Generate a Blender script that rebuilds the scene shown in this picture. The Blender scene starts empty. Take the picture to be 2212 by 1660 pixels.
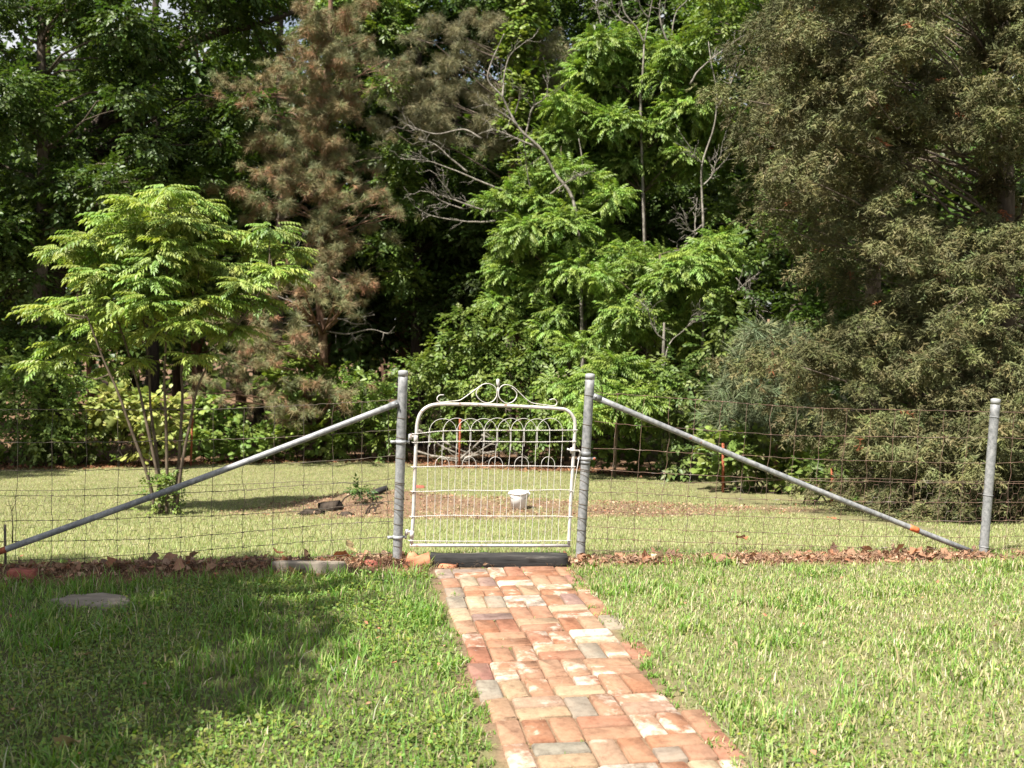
import bpy, math, random
import numpy as np
from mathutils import Vector, Matrix, Euler

scene = bpy.context.scene
COL = scene.collection
rng = np.random.default_rng(11)
random.seed(11)

# ------------------------------------------------------------------ camera
F, CX, CY = 2150.0, 1106.0, 830.0           # focal length and centre in 2212 x 1660 picture units
CAM = Vector((0.0, 0.0, 1.45))
R = Euler((math.radians(90 - 3.54), 0, 0)).to_matrix() @ Matrix.Rotation(math.radians(1.0), 3, 'Z')
cam_d = bpy.data.cameras.new('camera')
cam_d.sensor_width = 36.0
cam_d.lens = 36.0 * F / 2212.0
cam_d.clip_end = 600
cam_d.clip_start = 0.05
cam_d.dof.use_dof = True
cam_d.dof.focus_distance = 5.9
cam_d.dof.aperture_fstop = 4.0
cam = bpy.data.objects.new('camera', cam_d)
cam.matrix_world = Matrix.Translation(CAM) @ R.to_4x4()
COL.objects.link(cam)
scene.camera = cam

# ------------------------------------------------------------------ light
SUN_EL, SUN_AZ = math.radians(58), math.radians(224)     # from behind the camera, to the left
to_sun = Vector((math.sin(SUN_AZ) * math.cos(SUN_EL), math.cos(SUN_AZ) * math.cos(SUN_EL), math.sin(SUN_EL)))
world = bpy.data.worlds.new('World')
scene.world = world
world.use_nodes = True
wn = world.node_tree
sky = wn.nodes.new('ShaderNodeTexSky')
sky.sky_type = 'NISHITA'
sky.sun_disc = False
sky.sun_elevation = SUN_EL
sky.sun_rotation = SUN_AZ
sky.dust_density = 2.0
bgn = wn.nodes['Background']
bgn.inputs['Strength'].default_value = 0.05
wtc = wn.nodes.new('ShaderNodeTexCoord')
cn = wn.nodes.new('ShaderNodeTexNoise')
cn.inputs['Scale'].default_value = 3.2; cn.inputs['Detail'].default_value = 6; cn.inputs['Roughness'].default_value = 0.6
wn.links.new(wtc.outputs['Generated'], cn.inputs['Vector'])
cr = wn.nodes.new('ShaderNodeValToRGB')
cr.color_ramp.elements[0].position = 0.36; cr.color_ramp.elements[1].position = 0.56
wn.links.new(cn.outputs['Fac'], cr.inputs['Fac'])
cm_ = wn.nodes.new('ShaderNodeMix'); cm_.data_type = 'RGBA'
cm_.inputs[7].default_value = (6.3, 6.4, 6.7, 1)          # bright broken cloud
wn.links.new(cr.outputs['Color'], cm_.inputs[0]); wn.links.new(sky.outputs['Color'], cm_.inputs[6])
wn.links.new(cm_.outputs[2], bgn.inputs['Color'])
sun_d = bpy.data.lights.new('sun', 'SUN')
sun_d.energy = 5.0
sun_d.angle = math.radians(0.6)
sun_d.color = (1.0, 0.95, 0.86)
sun = bpy.data.objects.new('sun', sun_d)
sun.rotation_euler = to_sun.to_track_quat('Z', 'Y').to_euler()
COL.objects.link(sun)

vs = scene.view_settings
vs.view_transform = 'Standard'
vs.look = 'None'
vs.gamma = 1.0
vs.use_curve_mapping = False
vs.exposure = 1.55
scene.render.engine = 'CYCLES'
scene.cycles.max_bounces = 7
scene.cycles.transmission_bounces = 6

# ------------------------------------------------------------------ helpers: noise, mesh, tubes
def _hash(ix, iy, seed):
    n = (ix.astype(np.int64) * 374761393 + iy.astype(np.int64) * 668265263 + seed * 1442695041) & 0xffffffff
    n = ((n ^ (n >> 13)) * 1274126177) & 0xffffffff
    return ((n ^ (n >> 16)) & 0xffff) / 65535.0

def vnoise(x, y, seed=0):
    x = np.asarray(x, float); y = np.asarray(y, float)
    ix = np.floor(x); iy = np.floor(y)
    fx = x - ix; fy = y - iy
    fx = fx * fx * (3 - 2 * fx); fy = fy * fy * (3 - 2 * fy)
    a = _hash(ix, iy, seed); b = _hash(ix + 1, iy, seed)
    c = _hash(ix, iy + 1, seed); d = _hash(ix + 1, iy + 1, seed)
    return (a * (1 - fx) + b * fx) * (1 - fy) + (c * (1 - fx) + d * fx) * fy

def fbm(x, y, s, seed=0, o=3):
    t = 0; amp = 0.5; tot = 0
    for k in range(o):
        t = t + amp * vnoise(np.asarray(x) * s * 2 ** k, np.asarray(y) * s * 2 ** k, seed + k); tot += amp; amp *= 0.5
    return t / tot

def mesh_np(name, v, tris, col=None, smooth=False):
    v = np.ascontiguousarray(v, dtype=np.float32); t = np.ascontiguousarray(tris, dtype=np.int32)
    me = bpy.data.meshes.new(name)
    me.vertices.add(len(v)); me.vertices.foreach_set('co', v.ravel())
    me.loops.add(t.size); me.loops.foreach_set('vertex_index', t.ravel())
    k = t.shape[1]
    me.polygons.add(len(t)); me.polygons.foreach_set('loop_start', np.arange(0, t.size, k, dtype=np.int32))
    if smooth:
        me.polygons.foreach_set('use_smooth', np.ones(len(t), dtype=bool))
    if col is not None:
        c = np.ones((len(v), 4), np.float32); c[:, :3] = col
        a = me.attributes.new('tint', 'FLOAT_COLOR', 'POINT'); a.data.foreach_set('color', c.ravel())
    me.update(calc_edges=True)
    me.validate()
    return me

class Bag:                                   # collects pieces of one mesh
    def __init__(self): self.v = []; self.f = []; self.c = []; self.n = 0
    def add(self, v, f, col=None):
        v = np.asarray(v, float); f = np.asarray(f, int)
        self.v.append(v); self.f.append(f + self.n); self.n += len(v)
        if col is not None:
            c = np.asarray(col, float)
            self.c.append(np.broadcast_to(c, (len(v), 3)) if c.ndim == 1 else c)
        return self
    def data(self):
        return np.concatenate(self.v), np.concatenate(self.f), (np.concatenate(self.c) if self.c else None)

def put(name, bag, mat, parent=None, smooth=False, origin=None):
    """One mesh object; vertices arrive in world space."""
    v, f, c = bag.data()
    o0 = np.array(origin if origin is not None else (parent['_o'] if parent is not None else v.mean(0)), float)
    if origin is None and parent is None:
        o0[2] = v[:, 2].min()
    me = mesh_np(name, v - o0, f, c, smooth)
    me.materials.append(mat)
    o = bpy.data.objects.new(name, me)
    COL.objects.link(o)
    if parent is not None:
        o.parent = parent
        o.location = Vector(o0 - np.array(parent['_o']))
    else:
        o.location = Vector(o0)
    o['_o'] = [float(a) for a in o0]
    return o

def thing(name, label, cat, loc, group=None):
    o = bpy.data.objects.new(name, None)
    o.empty_display_size = 0.1
    COL.objects.link(o)
    o.location = loc
    o['_o'] = [float(a) for a in loc]
    return tag(o, label, cat, group)

def tag(o, label, cat, group=None):
    o['label'] = label; o['category'] = cat
    if group: o['group'] = group
    return o

def kind(o, k):
    o['kind'] = k
    return o

def tube(pts, rad, sides=6, cap=True):
    p = np.asarray(pts, float); n = len(p)
    r = np.broadcast_to(np.asarray(rad, float), (n,)) if np.ndim(rad) else np.full(n, float(rad))
    t = np.gradient(p, axis=0); t /= np.linalg.norm(t, axis=1)[:, None] + 1e-12
    a = np.array([0, 0, 1.0]) if abs(t[0, 2]) < 0.9 else np.array([1.0, 0, 0])
    u = np.cross(t[0], a); u /= np.linalg.norm(u)
    ang = np.arange(sides) * 2 * math.pi / sides
    V = np.empty((n, sides, 3))
    for i in range(n):
        u = u - t[i] * np.dot(u, t[i]); u /= np.linalg.norm(u) + 1e-12
        w = np.cross(t[i], u)
        V[i] = p[i] + r[i] * (np.cos(ang)[:, None] * u + np.sin(ang)[:, None] * w)
    V = V.reshape(-1, 3)
    i, j = np.meshgrid(np.arange(n - 1), np.arange(sides), indexing='ij')
    a0 = i * sides + j; b0 = i * sides + (j + 1) % sides; c0 = a0 + sides; d0 = b0 + sides
    T = np.concatenate([np.stack([a0, b0, d0], -1).reshape(-1, 3), np.stack([a0, d0, c0], -1).reshape(-1, 3)])
    if cap:
        k = len(V); V = np.concatenate([V, p[:1], p[-1:]])
        j = np.arange(sides); j2 = (j + 1) % sides; e = (n - 1) * sides
        T = np.concatenate([T, np.stack([np.full(sides, k), j2, j], -1), np.stack([np.full(sides, k + 1), e + j, e + j2], -1)])
    return V, T

def spline(pts, n):
    """Catmull-Rom through pts, n samples per span."""
    p = np.asarray(pts, float)
    q = np.concatenate([2 * p[:1] - p[1:2], p, 2 * p[-1:] - p[-2:-1]])
    out = []
    for i in range(1, len(q) - 2):
        for s in np.linspace(0, 1, n, endpoint=False):
            out.append(0.5 * (2 * q[i] + (q[i + 1] - q[i - 1]) * s + (2 * q[i - 1] - 5 * q[i] + 4 * q[i + 1] - q[i + 2]) * s ** 2
                              + (3 * q[i] - q[i - 1] - 3 * q[i + 1] + q[i + 2]) * s ** 3))
    out.append(p[-1])
    return np.array(out)

def boxm(x0, x1, y0, y1, z0, z1):
    v = np.array([[x, y, z] for z in (z0, z1) for y in (y0, y1) for x in (x0, x1)], float)
    f = [[0, 2, 3], [0, 3, 1], [4, 5, 7], [4, 7, 6], [0, 1, 5], [0, 5, 4], [2, 6, 7], [2, 7, 3], [0, 4, 6], [0, 6, 2], [1, 3, 7], [1, 7, 5]]
    return v, np.array(f)

def bbox_bevel(sx, sy, sz, b, jit=0.0, rg=None):
    """Bevelled block, centred in x and y, from 0 to sz: three rings (bottom, shoulder, top)."""
    def ring(hx, hy, z, c):
        return [[-hx + c, -hy, z], [hx - c, -hy, z], [hx, -hy + c, z], [hx, hy - c, z], [hx - c, hy, z], [-hx + c, hy, z], [-hx, hy - c, z], [-hx, -hy + c, z]]
    hx, hy = sx / 2, sy / 2
    v = np.array(ring(hx, hy, 0, b) + ring(hx, hy, sz - b, b) + ring(hx - b, hy - b, sz, b), float)
    if jit and rg is not None:
        v += rg.normal(0, jit, v.shape) * np.array([1, 1, 0.6])
    f = []
    for k in (0, 8):
        for j in range(8):
            a, b2 = k + j, k + (j + 1) % 8
            f += [[a, b2, b2 + 8], [a, b2 + 8, a + 8]]
    for j in range(1, 7):
        f.append([16, 16 + j, 17 + j])
    return v, np.array(f)

def ray(px, py):
    return np.array(R @ Vector(((px - CX) / F, -(py - CY) / F, -1.0)))

def at(px, py, Y):
    d = ray(px, py)
    return np.array(CAM) + d * (Y / d[1])

def on_plane(px, py, p0, n):
    d = ray(px, py); c = np.array(CAM)
    return c + d * (np.dot(np.asarray(p0) - c, n) / np.dot(d, n))

def flat(px, py, z=0.0):
    d = ray(px, py)
    return np.array(CAM) + d * ((z - CAM[2]) / d[2])

# ------------------------------------------------------------------ the lie of the land
FENCE_PX = [(0, 1240), (858, 1212), (1253, 1210), (2125, 1198)]
FENCE_P = np.array([flat(*p) for p in FENCE_PX])
def fence_y(x):
    x = np.asarray(x, float)
    k0 = (FENCE_P[1, 1] - FENCE_P[0, 1]) / (FENCE_P[1, 0] - FENCE_P[0, 0])
    k1 = (FENCE_P[3, 1] - FENCE_P[2, 1]) / (FENCE_P[3, 0] - FENCE_P[2, 0])
    y = np.interp(x, FENCE_P[:, 0], FENCE_P[:, 1])
    y = np.where(x < FENCE_P[0, 0], FENCE_P[0, 1] + k0 * np.maximum(x - FENCE_P[0, 0], -6), y)
    return np.where(x > FENCE_P[3, 0], FENCE_P[3, 1] + k1 * np.minimum(x - FENCE_P[3, 0], 6), y)

_d = np.linspace(-5, 130, 2701)
_z = np.interp(_d, [-5, 0.1, 1, 2, 4, 6, 8, 12, 16, 24, 60, 130], [0, 0, -0.12, -0.30, -0.62, -0.92, -1.16, -1.50, -1.77, -2.2, -3.0, -4.0])
_k = np.ones(21) / 21
_zs = np.convolve(np.pad(_z, 10, 'edge'), _k, 'valid')

# brick path frame
PATH_O = np.array([flat(938, 1229)[0], flat(938, 1229)[1]])
PATH_ANG = math.radians(9.6)
PU = np.array([math.cos(PATH_ANG), math.sin(PATH_ANG)])          # across, to the right
PV = np.array([math.sin(PATH_ANG), -math.cos(PATH_ANG)])         # along, towards the camera
PATH_W, PATH_L = 0.73, 4.6
def path_uv(x, y):
    dx = np.asarray(x) - PATH_O[0]; dy = np.asarray(y) - PATH_O[1]
    return dx * PU[0] + dy * PU[1], dx * PV[0] + dy * PV[1]

def ground_z(x, y):
    x = np.asarray(x, float); y = np.asarray(y, float)
    d = y - fence_y(x)
    z = np.interp(d, _d, _zs)
    z = z + 0.05 * (fbm(x, y, 0.25, 5) - 0.5) * np.clip(d, 0, 3) / 1.5
    # berm of soil under the fence to the left, slightly raised
    soil = np.exp(-((d + 0.06) / 0.16) ** 2)
    z = z + soil * np.where(x < -0.6, 0.035, 0.012) * (0.6 + 0.8 * fbm(x, y, 5, 9))
    near = np.clip((0.4 - d) / 0.4, 0, 1)
    z = z + near * 0.02 * (fbm(x, y, 1.6, 3) - 0.5)
    # mound of dug earth out on the lower lawn
    z = z + 0.20 * np.exp(-(((x + 1.9) / 1.1) ** 2 + ((y - 13.6) / 0.9) ** 2)) + 0.10 * np.exp(-((x / 2.2) ** 2 + ((y - 13.6) / 0.9) ** 2))
    u, v = path_uv(x, y)
    inp = np.clip((u + 0.03) / 0.05, 0, 1) * np.clip((PATH_W + 0.03 - u) / 0.05, 0, 1) * np.clip((v + 0.02) / 0.05, 0, 1)
    z = z * (1 - inp) + inp * (-0.007 + 0.012 * (fbm(x, y, 9.0, 13) - 0.35))
    return z

def ground_hit(px, py):
    d = ray(px, py); c = np.array(CAM)
    s = np.linspace(2.0, 60, 2900)
    p = c[None] + d[None] * s[:, None]
    below = p[:, 2] < ground_z(p[:, 0], p[:, 1])
    i = int(np.argmax(below)) if below.any() else len(s) - 1
    q = p[i]
    return np.array([q[0], q[1], float(ground_z(q[0], q[1]))])

def gz(x, y): return float(ground_z(x, y))

# ------------------------------------------------------------------ materials
def new_mat(name):
    m = bpy.data.materials.new(name); m.use_nodes = True
    nt = m.node_tree
    return m, nt, nt.nodes['Principled BSDF'], nt.nodes['Material Output']

def noise_node(nt, scale, detail=4, rough=0.6, coord='Object', stretch=None):
    tc = nt.nodes.new('ShaderNodeTexCoord'); n = nt.nodes.new('ShaderNodeTexNoise')
    n.inputs['Scale'].default_value = scale; n.inputs['Detail'].default_value = detail; n.inputs['Roughness'].default_value = rough
    if stretch:
        mp = nt.nodes.new('ShaderNodeMapping'); mp.inputs['Scale'].default_value = stretch
        nt.links.new(tc.outputs[coord], mp.inputs['Vector']); nt.links.new(mp.outputs[0], n.inputs['Vector'])
    else:
        nt.links.new(tc.outputs[coord], n.inputs['Vector'])
    return n

def ramp(nt, src, stops):
    r = nt.nodes.new('ShaderNodeValToRGB')
    e = r.color_ramp.elements
    while len(e) < len(stops): e.new(0.5)
    for k, (p, c) in enumerate(stops):
        e[k].position = p; e[k].color = (*c, 1) if len(c) == 3 else c
    nt.links.new(src, r.inputs['Fac'])
    return r

def bump(nt, src, bs, strength, dist):
    b = nt.nodes.new('ShaderNodeBump'); b.inputs['Strength'].default_value = strength; b.inputs['Distance'].default_value = dist
    nt.links.new(src, b.inputs['Height']); nt.links.new(b.outputs[0], bs.inputs['Normal'])

def mat_leaf(name, trans=0.35, rough=0.5, spec=0.35):
    m, nt, b, out = new_mat(name)
    at_ = nt.nodes.new('ShaderNodeAttribute'); at_.attribute_name = 'tint'
    nt.links.new(at_.outputs['Color'], b.inputs['Base Color'])
    b.inputs['Roughness'].default_value = rough
    b.inputs['Specular IOR Level'].default_value = spec
    tr = nt.nodes.new('ShaderNodeBsdfTranslucent')
    hs = nt.nodes.new('ShaderNodeHueSaturation'); hs.inputs['Saturation'].default_value = 1.15; hs.inputs['Value'].default_value = 1.25
    nt.links.new(at_.outputs['Color'], hs.inputs['Color']); nt.links.new(hs.outputs[0], tr.inputs['Color'])
    mx = nt.nodes.new('ShaderNodeMixShader'); mx.inputs[0].default_value = trans
    nt.links.new(b.outputs[0], mx.inputs[1]); nt.links.new(tr.outputs[0], mx.inputs[2])
    nt.links.new(mx.outputs[0], out.inputs['Surface'])
    return m

def mat_noise(name, stops, scale, rough=0.7, metal=0.0, bstr=0.3, bdist=0.003, detail=5, stretch=None, spec=0.4):
    m, nt, b, out = new_mat(name)
    n = noise_node(nt, scale, detail, 0.65, 'Object', stretch)
    r = ramp(nt, n.outputs['Fac'], stops)
    nt.links.new(r.outputs[0], b.inputs['Base Color'])
    b.inputs['Roughness'].default_value = rough; b.inputs['Metallic'].default_value = metal
    b.inputs['Specular IOR Level'].default_value = spec
    if bstr: bump(nt, n.outputs['Fac'], b, bstr, bdist)
    return m

M = {}
M['leaf'] = mat_leaf('leaf_glossy', 0.30, 0.45, 0.32)
M['needle'] = mat_leaf('needle_dull', 0.07, 0.7, 0.2)
M['grass'] = mat_leaf('grass_blade', 0.35, 0.55, 0.3)
M['dead'] = mat_leaf('dead_leaf', 0.15, 0.8, 0.15)
M['bark'] = mat_noise('bark_grey_brown', [(0.25, (0.035, 0.028, 0.022)), (0.55, (0.12, 0.095, 0.075)), (0.8, (0.24, 0.20, 0.16))], 14, 0.95, 0, 0.8, 0.02, 6, (1, 1, 0.25), 0.1)
M['bark_dark'] = mat_noise('bark_dark', [(0.3, (0.02, 0.016, 0.013)), (0.7, (0.075, 0.058, 0.045))], 12, 0.95, 0, 0.8, 0.02, 6, (1, 1, 0.25), 0.1)
M['bark_pine'] = mat_noise('bark_pine_red_brown', [(0.25, (0.04, 0.025, 0.018)), (0.5, (0.16, 0.095, 0.065)), (0.8, (0.30, 0.20, 0.15))], 11, 0.95, 0, 0.9, 0.03, 6, (1, 1, 0.3), 0.1)
M['dead_wood'] = mat_noise('weathered_dead_wood', [(0.3, (0.065, 0.058, 0.05)), (0.5, (0.18, 0.16, 0.135)), (0.72, (0.36, 0.335, 0.295))], 16, 0.95, 0, 0.5, 0.008, 6, (1, 1, 0.5), 0.1)
M['sap_bark'] = mat_noise('sapling_bark', [(0.3, (0.05, 0.036, 0.026)), (0.7, (0.16, 0.125, 0.09))], 18, 0.9, 0, 0.3, 0.004, 4, (1, 1, 0.4), 0.15)
M['wire_rust'] = mat_noise('rusted_fence_wire', [(0.35, (0.10, 0.075, 0.06)), (0.55, (0.17, 0.10, 0.07)), (0.72, (0.30, 0.28, 0.26))], 7, 0.7, 0.3, 0, 0)
M['wire_dark'] = mat_noise('dark_fence_wire', [(0.35, (0.07, 0.065, 0.05)), (0.6, (0.12, 0.09, 0.065)), (0.8, (0.22, 0.20, 0.18))], 7, 0.7, 0.3, 0, 0)
M['rust'] = mat_noise('rusty_iron', [(0.3, (0.12, 0.03, 0.015)), (0.6, (0.30, 0.085, 0.04)), (0.8, (0.42, 0.15, 0.08))], 40, 0.9, 0, 0.3, 0.002)
M['timber_black'] = mat_noise('blackened_timber', [(0.35, (0.006, 0.006, 0.006)), (0.58, (0.020, 0.018, 0.017)), (0.68, (0.13, 0.12, 0.105))], 7, 0.85, 0, 1.0, 0.010, 8, (0.3, 4, 4))
M['slab'] = mat_noise('grey_stone_slab', [(0.25, (0.085, 0.07, 0.055)), (0.5, (0.19, 0.16, 0.125)), (0.8, (0.30, 0.26, 0.205))], 12, 0.9, 0, 0.5, 0.006, 8, (0.4, 1.4, 1.4))
M['orange_stone'] = mat_noise('orange_stone', [(0.25, (0.30, 0.10, 0.05)), (0.5, (0.46, 0.19, 0.10)), (0.8, (0.55, 0.28, 0.17))], 9, 0.9, 0, 0.5, 0.006, 6)
M['red_brick'] = mat_noise('red_brick_piece', [(0.3, (0.20, 0.05, 0.035)), (0.6, (0.33, 0.10, 0.07)), (0.8, (0.42, 0.2, 0.15))], 20, 0.9, 0, 0.4, 0.003, 6)
M['white_plastic'] = mat_noise('white_plastic', [(0.3, (0.70, 0.70, 0.69)), (0.7, (0.82, 0.82, 0.81))], 8, 0.45, 0, 0, 0)
M['white_iron'] = mat_noise('chipped_white_paint', [(0.33, (0.20, 0.11, 0.07)), (0.40, (0.42, 0.39, 0.365)), (0.7, (0.56, 0.535, 0.515))], 24, 0.5, 0, 0.2, 0.001, 6)
M['white_wire'] = mat_noise('white_painted_wire', [(0.28, (0.25, 0.17, 0.12)), (0.42, (0.50, 0.47, 0.44)), (0.8, (0.60, 0.58, 0.56))], 25, 0.55, 0, 0, 0)

def mat_galv(name, zb=0.14):
    m, nt, b, out = new_mat(name)
    n1 = noise_node(nt, 38, 6, 0.7); n2 = noise_node(nt, 5, 4, 0.6, 'Object', (1, 1, 0.35))
    r1 = ramp(nt, n1.outputs['Fac'], [(0.32, (0.14, 0.145, 0.15)), (0.5, (0.255, 0.26, 0.265)), (0.70, (0.38, 0.38, 0.38))])
    r2 = ramp(nt, n2.outputs['Fac'], [(0.3, (0.62, 0.62, 0.63)), (0.7, (1.05, 1.04, 1.02))])
    mul = nt.nodes.new('ShaderNodeMix'); mul.data_type = 'RGBA'; mul.blend_type = 'MULTIPLY'; mul.inputs[0].default_value = 1
    nt.links.new(r1.outputs[0], mul.inputs[6]); nt.links.new(r2.outputs[0], mul.inputs[7])
    # rust freckles
    n3 = noise_node(nt, 22, 3, 0.5)
    r3 = ramp(nt, n3.outputs['Fac'], [(0.70, (0, 0, 0)), (0.76, (1, 1, 1))])
    mr = nt.nodes.new('ShaderNodeMix'); mr.data_type = 'RGBA'
    nt.links.new(r3.outputs[0], mr.inputs[0]); nt.links.new(mul.outputs[2], mr.inputs[6]); mr.inputs[7].default_value = (0.24, 0.11, 0.07, 1)
    nt.links.new(mr.outputs[2], b.inputs['Base Color'])
    b.inputs['Metallic'].default_value = 0.15; b.inputs['Roughness'].default_value = 0.58
    bump(nt, n1.outputs['Fac'], b, 0.2, 0.001)
    return m
M['galv'] = mat_galv('galvanised_steel')
M['galv_band'] = mat_noise('grey_zinc_fitting', [(0.3, (0.22, 0.225, 0.23)), (0.7, (0.36, 0.365, 0.37))], 30, 0.55, 0.15, 0.1, 0.001)
M['galv_dark'] = mat_noise('dull_grey_steel', [(0.3, (0.11, 0.115, 0.12)), (0.7, (0.20, 0.205, 0.21))], 30, 0.55, 0.25, 0.1, 0.001)
M['orange_mark'] = mat_noise('orange_paint_mark', [(0.3, (0.50, 0.10, 0.03)), (0.7, (0.60, 0.16, 0.06))], 50, 0.7, 0, 0.1, 0.001)

def mat_brick():
    m, nt, b, out = new_mat('old_brick_mixed')
    oi = nt.nodes.new('ShaderNodeObjectInfo')
    base = ramp(nt, oi.outputs['Random'], [
        (0.0, (0.28, 0.118, 0.070)), (0.16, (0.33, 0.160, 0.098)), (0.32, (0.35, 0.195, 0.130)), (0.46, (0.29, 0.122, 0.080)), (0.60, (0.37, 0.245, 0.160)),
        (0.68, (0.26, 0.12, 0.10)), (0.75, (0.43, 0.31, 0.21)), (0.83, (0.24, 0.20, 0.165)), (0.90, (0.22, 0.115, 0.11)), (0.96, (0.27, 0.22, 0.18))])
    tc = nt.nodes.new('ShaderNodeTexCoord')
    add = nt.nodes.new('ShaderNodeVectorMath'); add.operation = 'ADD'
    cmb = nt.nodes.new('ShaderNodeCombineXYZ')
    sc = nt.nodes.new('ShaderNodeMath'); sc.operation = 'MULTIPLY'; sc.inputs[1].default_value = 61.0
    nt.links.new(oi.outputs['Random'], sc.inputs[0]); nt.links.new(sc.outputs[0], cmb.inputs[0]); nt.links.new(sc.outputs[0], cmb.inputs[1])
    nt.links.new(tc.outputs['Object'], add.inputs[0]); nt.links.new(cmb.outputs[0], add.inputs[1])
    def nz(scale, detail, rough=0.6):
        n = nt.nodes.new('ShaderNodeTexNoise'); n.inputs['Scale'].default_value = scale; n.inputs['Detail'].default_value = detail; n.inputs['Roughness'].default_value = rough
        nt.links.new(add.outputs[0], n.inputs['Vector']); return n
    n1 = nz(26, 7, 0.7); n2 = nz(9, 5, 0.65); n3 = nz(110, 4)
    v = ramp(nt, n1.outputs['Fac'], [(0.3, (0.42, 0.42, 0.41)), (0.5, (0.68, 0.73, 0.70)), (0.75, (0.90, 0.98, 0.96))])
    mul = nt.nodes.new('ShaderNodeMix'); mul.data_type = 'RGBA'; mul.blend_type = 'MULTIPLY'; mul.inputs[0].default_value = 1
    nt.links.new(base.outputs[0], mul.inputs[6]); nt.links.new(v.outputs[0], mul.inputs[7])
    # old lime mortar left on some bricks
    fr_ = nt.nodes.new('ShaderNodeMath'); fr_.operation = 'MULTIPLY'; fr_.inputs[1].default_value = 13.7
    nt.links.new(oi.outputs['Random'], fr_.inputs[0])
    f2 = nt.nodes.new('ShaderNodeMath'); f2.operation = 'FRACT'; nt.links.new(fr_.outputs[0], f2.inputs[0])
    f3 = nt.nodes.new('ShaderNodeMath'); f3.operation = 'POWER'; f3.inputs[1].default_value = 3.0; nt.links.new(f2.outputs[0], f3.inputs[0])
    f4 = nt.nodes.new('ShaderNodeMath'); f4.operation = 'MULTIPLY_ADD'; f4.inputs[1].default_value = 0.24
    nt.links.new(f3.outputs[0], f4.inputs[0]); nt.links.new(n2.outputs['Fac'], f4.inputs[2])
    lime = ramp(nt, f4.outputs[0], [(0.66, (0, 0, 0)), (0.80, (0.7, 0.7, 0.7))])
    mx = nt.nodes.new('ShaderNodeMix'); mx.data_type = 'RGBA'
    nt.links.new(lime.outputs[0], mx.inputs[0]); nt.links.new(mul.outputs[2], mx.inputs[6]); mx.inputs[7].default_value = (0.50, 0.44, 0.37, 1)
    # sandy dust
    n4 = nz(5, 3)
    dust = ramp(nt, n4.outputs['Fac'], [(0.42, (0, 0, 0)), (0.78, (0.4, 0.4, 0.4))])
    mx2 = nt.nodes.new('ShaderNodeMix'); mx2.data_type = 'RGBA'
    nt.links.new(dust.outputs[0], mx2.inputs[0]); nt.links.new(mx.outputs[2], mx2.inputs[6]); mx2.inputs[7].default_value = (0.33, 0.235, 0.165, 1)
    nt.links.new(mx2.outputs[2], b.inputs['Base Color'])
    b.inputs['Roughness'].default_value = 0.95; b.inputs['Specular IOR Level'].default_value = 0.1
    ad = nt.nodes.new('ShaderNodeMath'); ad.operation = 'ADD'
    nt.links.new(n1.outputs['Fac'], ad.inputs[0]); nt.links.new(n3.outputs['Fac'], ad.inputs[1])
    bump(nt, ad.outputs[0], b, 0.55, 0.004)
    return m
M['brick'] = mat_brick()

def mat_ground():
    m, nt, b, out = new_mat('soil_and_turf')
    a = nt.nodes.new('ShaderNodeAttribute'); a.attribute_name = 'tint'
    n1 = noise_node(nt, 55, 6, 0.75); n2 = noise_node(nt, 7, 5, 0.65)
    r1 = ramp(nt, n1.outputs['Fac'], [(0.25, (0.5, 0.48, 0.46)), (0.5, (1, 1, 1)), (0.8, (1.35, 1.35, 1.3))])
    r2 = ramp(nt, n2.outputs['Fac'], [(0.3, (0.8, 0.8, 0.8)), (0.7, (1.15, 1.12, 1.08))])
    m1 = nt.nodes.new('ShaderNodeMix'); m1.data_type = 'RGBA'; m1.blend_type = 'MULTIPLY'; m1.inputs[0].default_value = 1
    m2 = nt.nodes.new('ShaderNodeMix'); m2.data_type = 'RGBA'; m2.blend_type = 'MULTIPLY'; m2.inputs[0].default_value = 1
    nt.links.new(a.outputs['Color'], m1.inputs[6]); nt.links.new(r1.outputs[0], m1.inputs[7])
    nt.links.new(m1.outputs[2], m2.inputs[6]); nt.links.new(r2.outputs[0], m2.inputs[7])
    nt.links.new(m2.outputs[2], b.inputs['Base Color'])
    b.inputs['Roughness'].default_value = 0.95; b.inputs['Specular IOR Level'].default_value = 0.1
    bump(nt, n1.outputs['Fac'], b, 0.8, 0.012)
    return m
M['ground'] = mat_ground()

# ------------------------------------------------------------------ ground cover masks (world positions)
def sstep(a, b, x): 
    t = np.clip((x - a) / (b - a), 0, 1); return t * t * (3 - 2 * t)

TL_PX = [(-900, 1014), (0, 1014), (300, 1008), (500, 1000), (850, 998), (1010, 1008), (1250, 1020), (1450, 1038), (1600, 1060), (1720, 1078), (1850, 1108), (2020, 1140), (2212, 1172), (2700, 1240)]
TL_P = np.array([ground_hit(*p) for p in TL_PX])
_o = np.argsort(TL_P[:, 0]); TL_X, TL_Y = TL_P[_o, 0], TL_P[_o, 1]
def tree_line(x): return np.interp(x, TL_X, TL_Y)

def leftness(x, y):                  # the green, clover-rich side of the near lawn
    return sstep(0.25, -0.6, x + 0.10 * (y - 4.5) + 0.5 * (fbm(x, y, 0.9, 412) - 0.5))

def soil_mask(x, y):                 # bare earth along the fence
    d = y - fence_y(x)
    w0 = np.where(x < -0.5, -0.30, -0.16) + 0.10 * (fbm(x, y, 2.2, 21) - 0.5)
    m = sstep(w0 - 0.08, w0 + 0.04, d) * (1 - sstep(0.02, 0.16, d + 0.12 * (fbm(x, y, 3.5, 31) - 0.5)))
    return np.clip(m * sstep(0.18, 0.42, fbm(x, y, 2.5, 41) + np.where(x < -0.5, 0.28, -0.05)), 0, 1)

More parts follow.
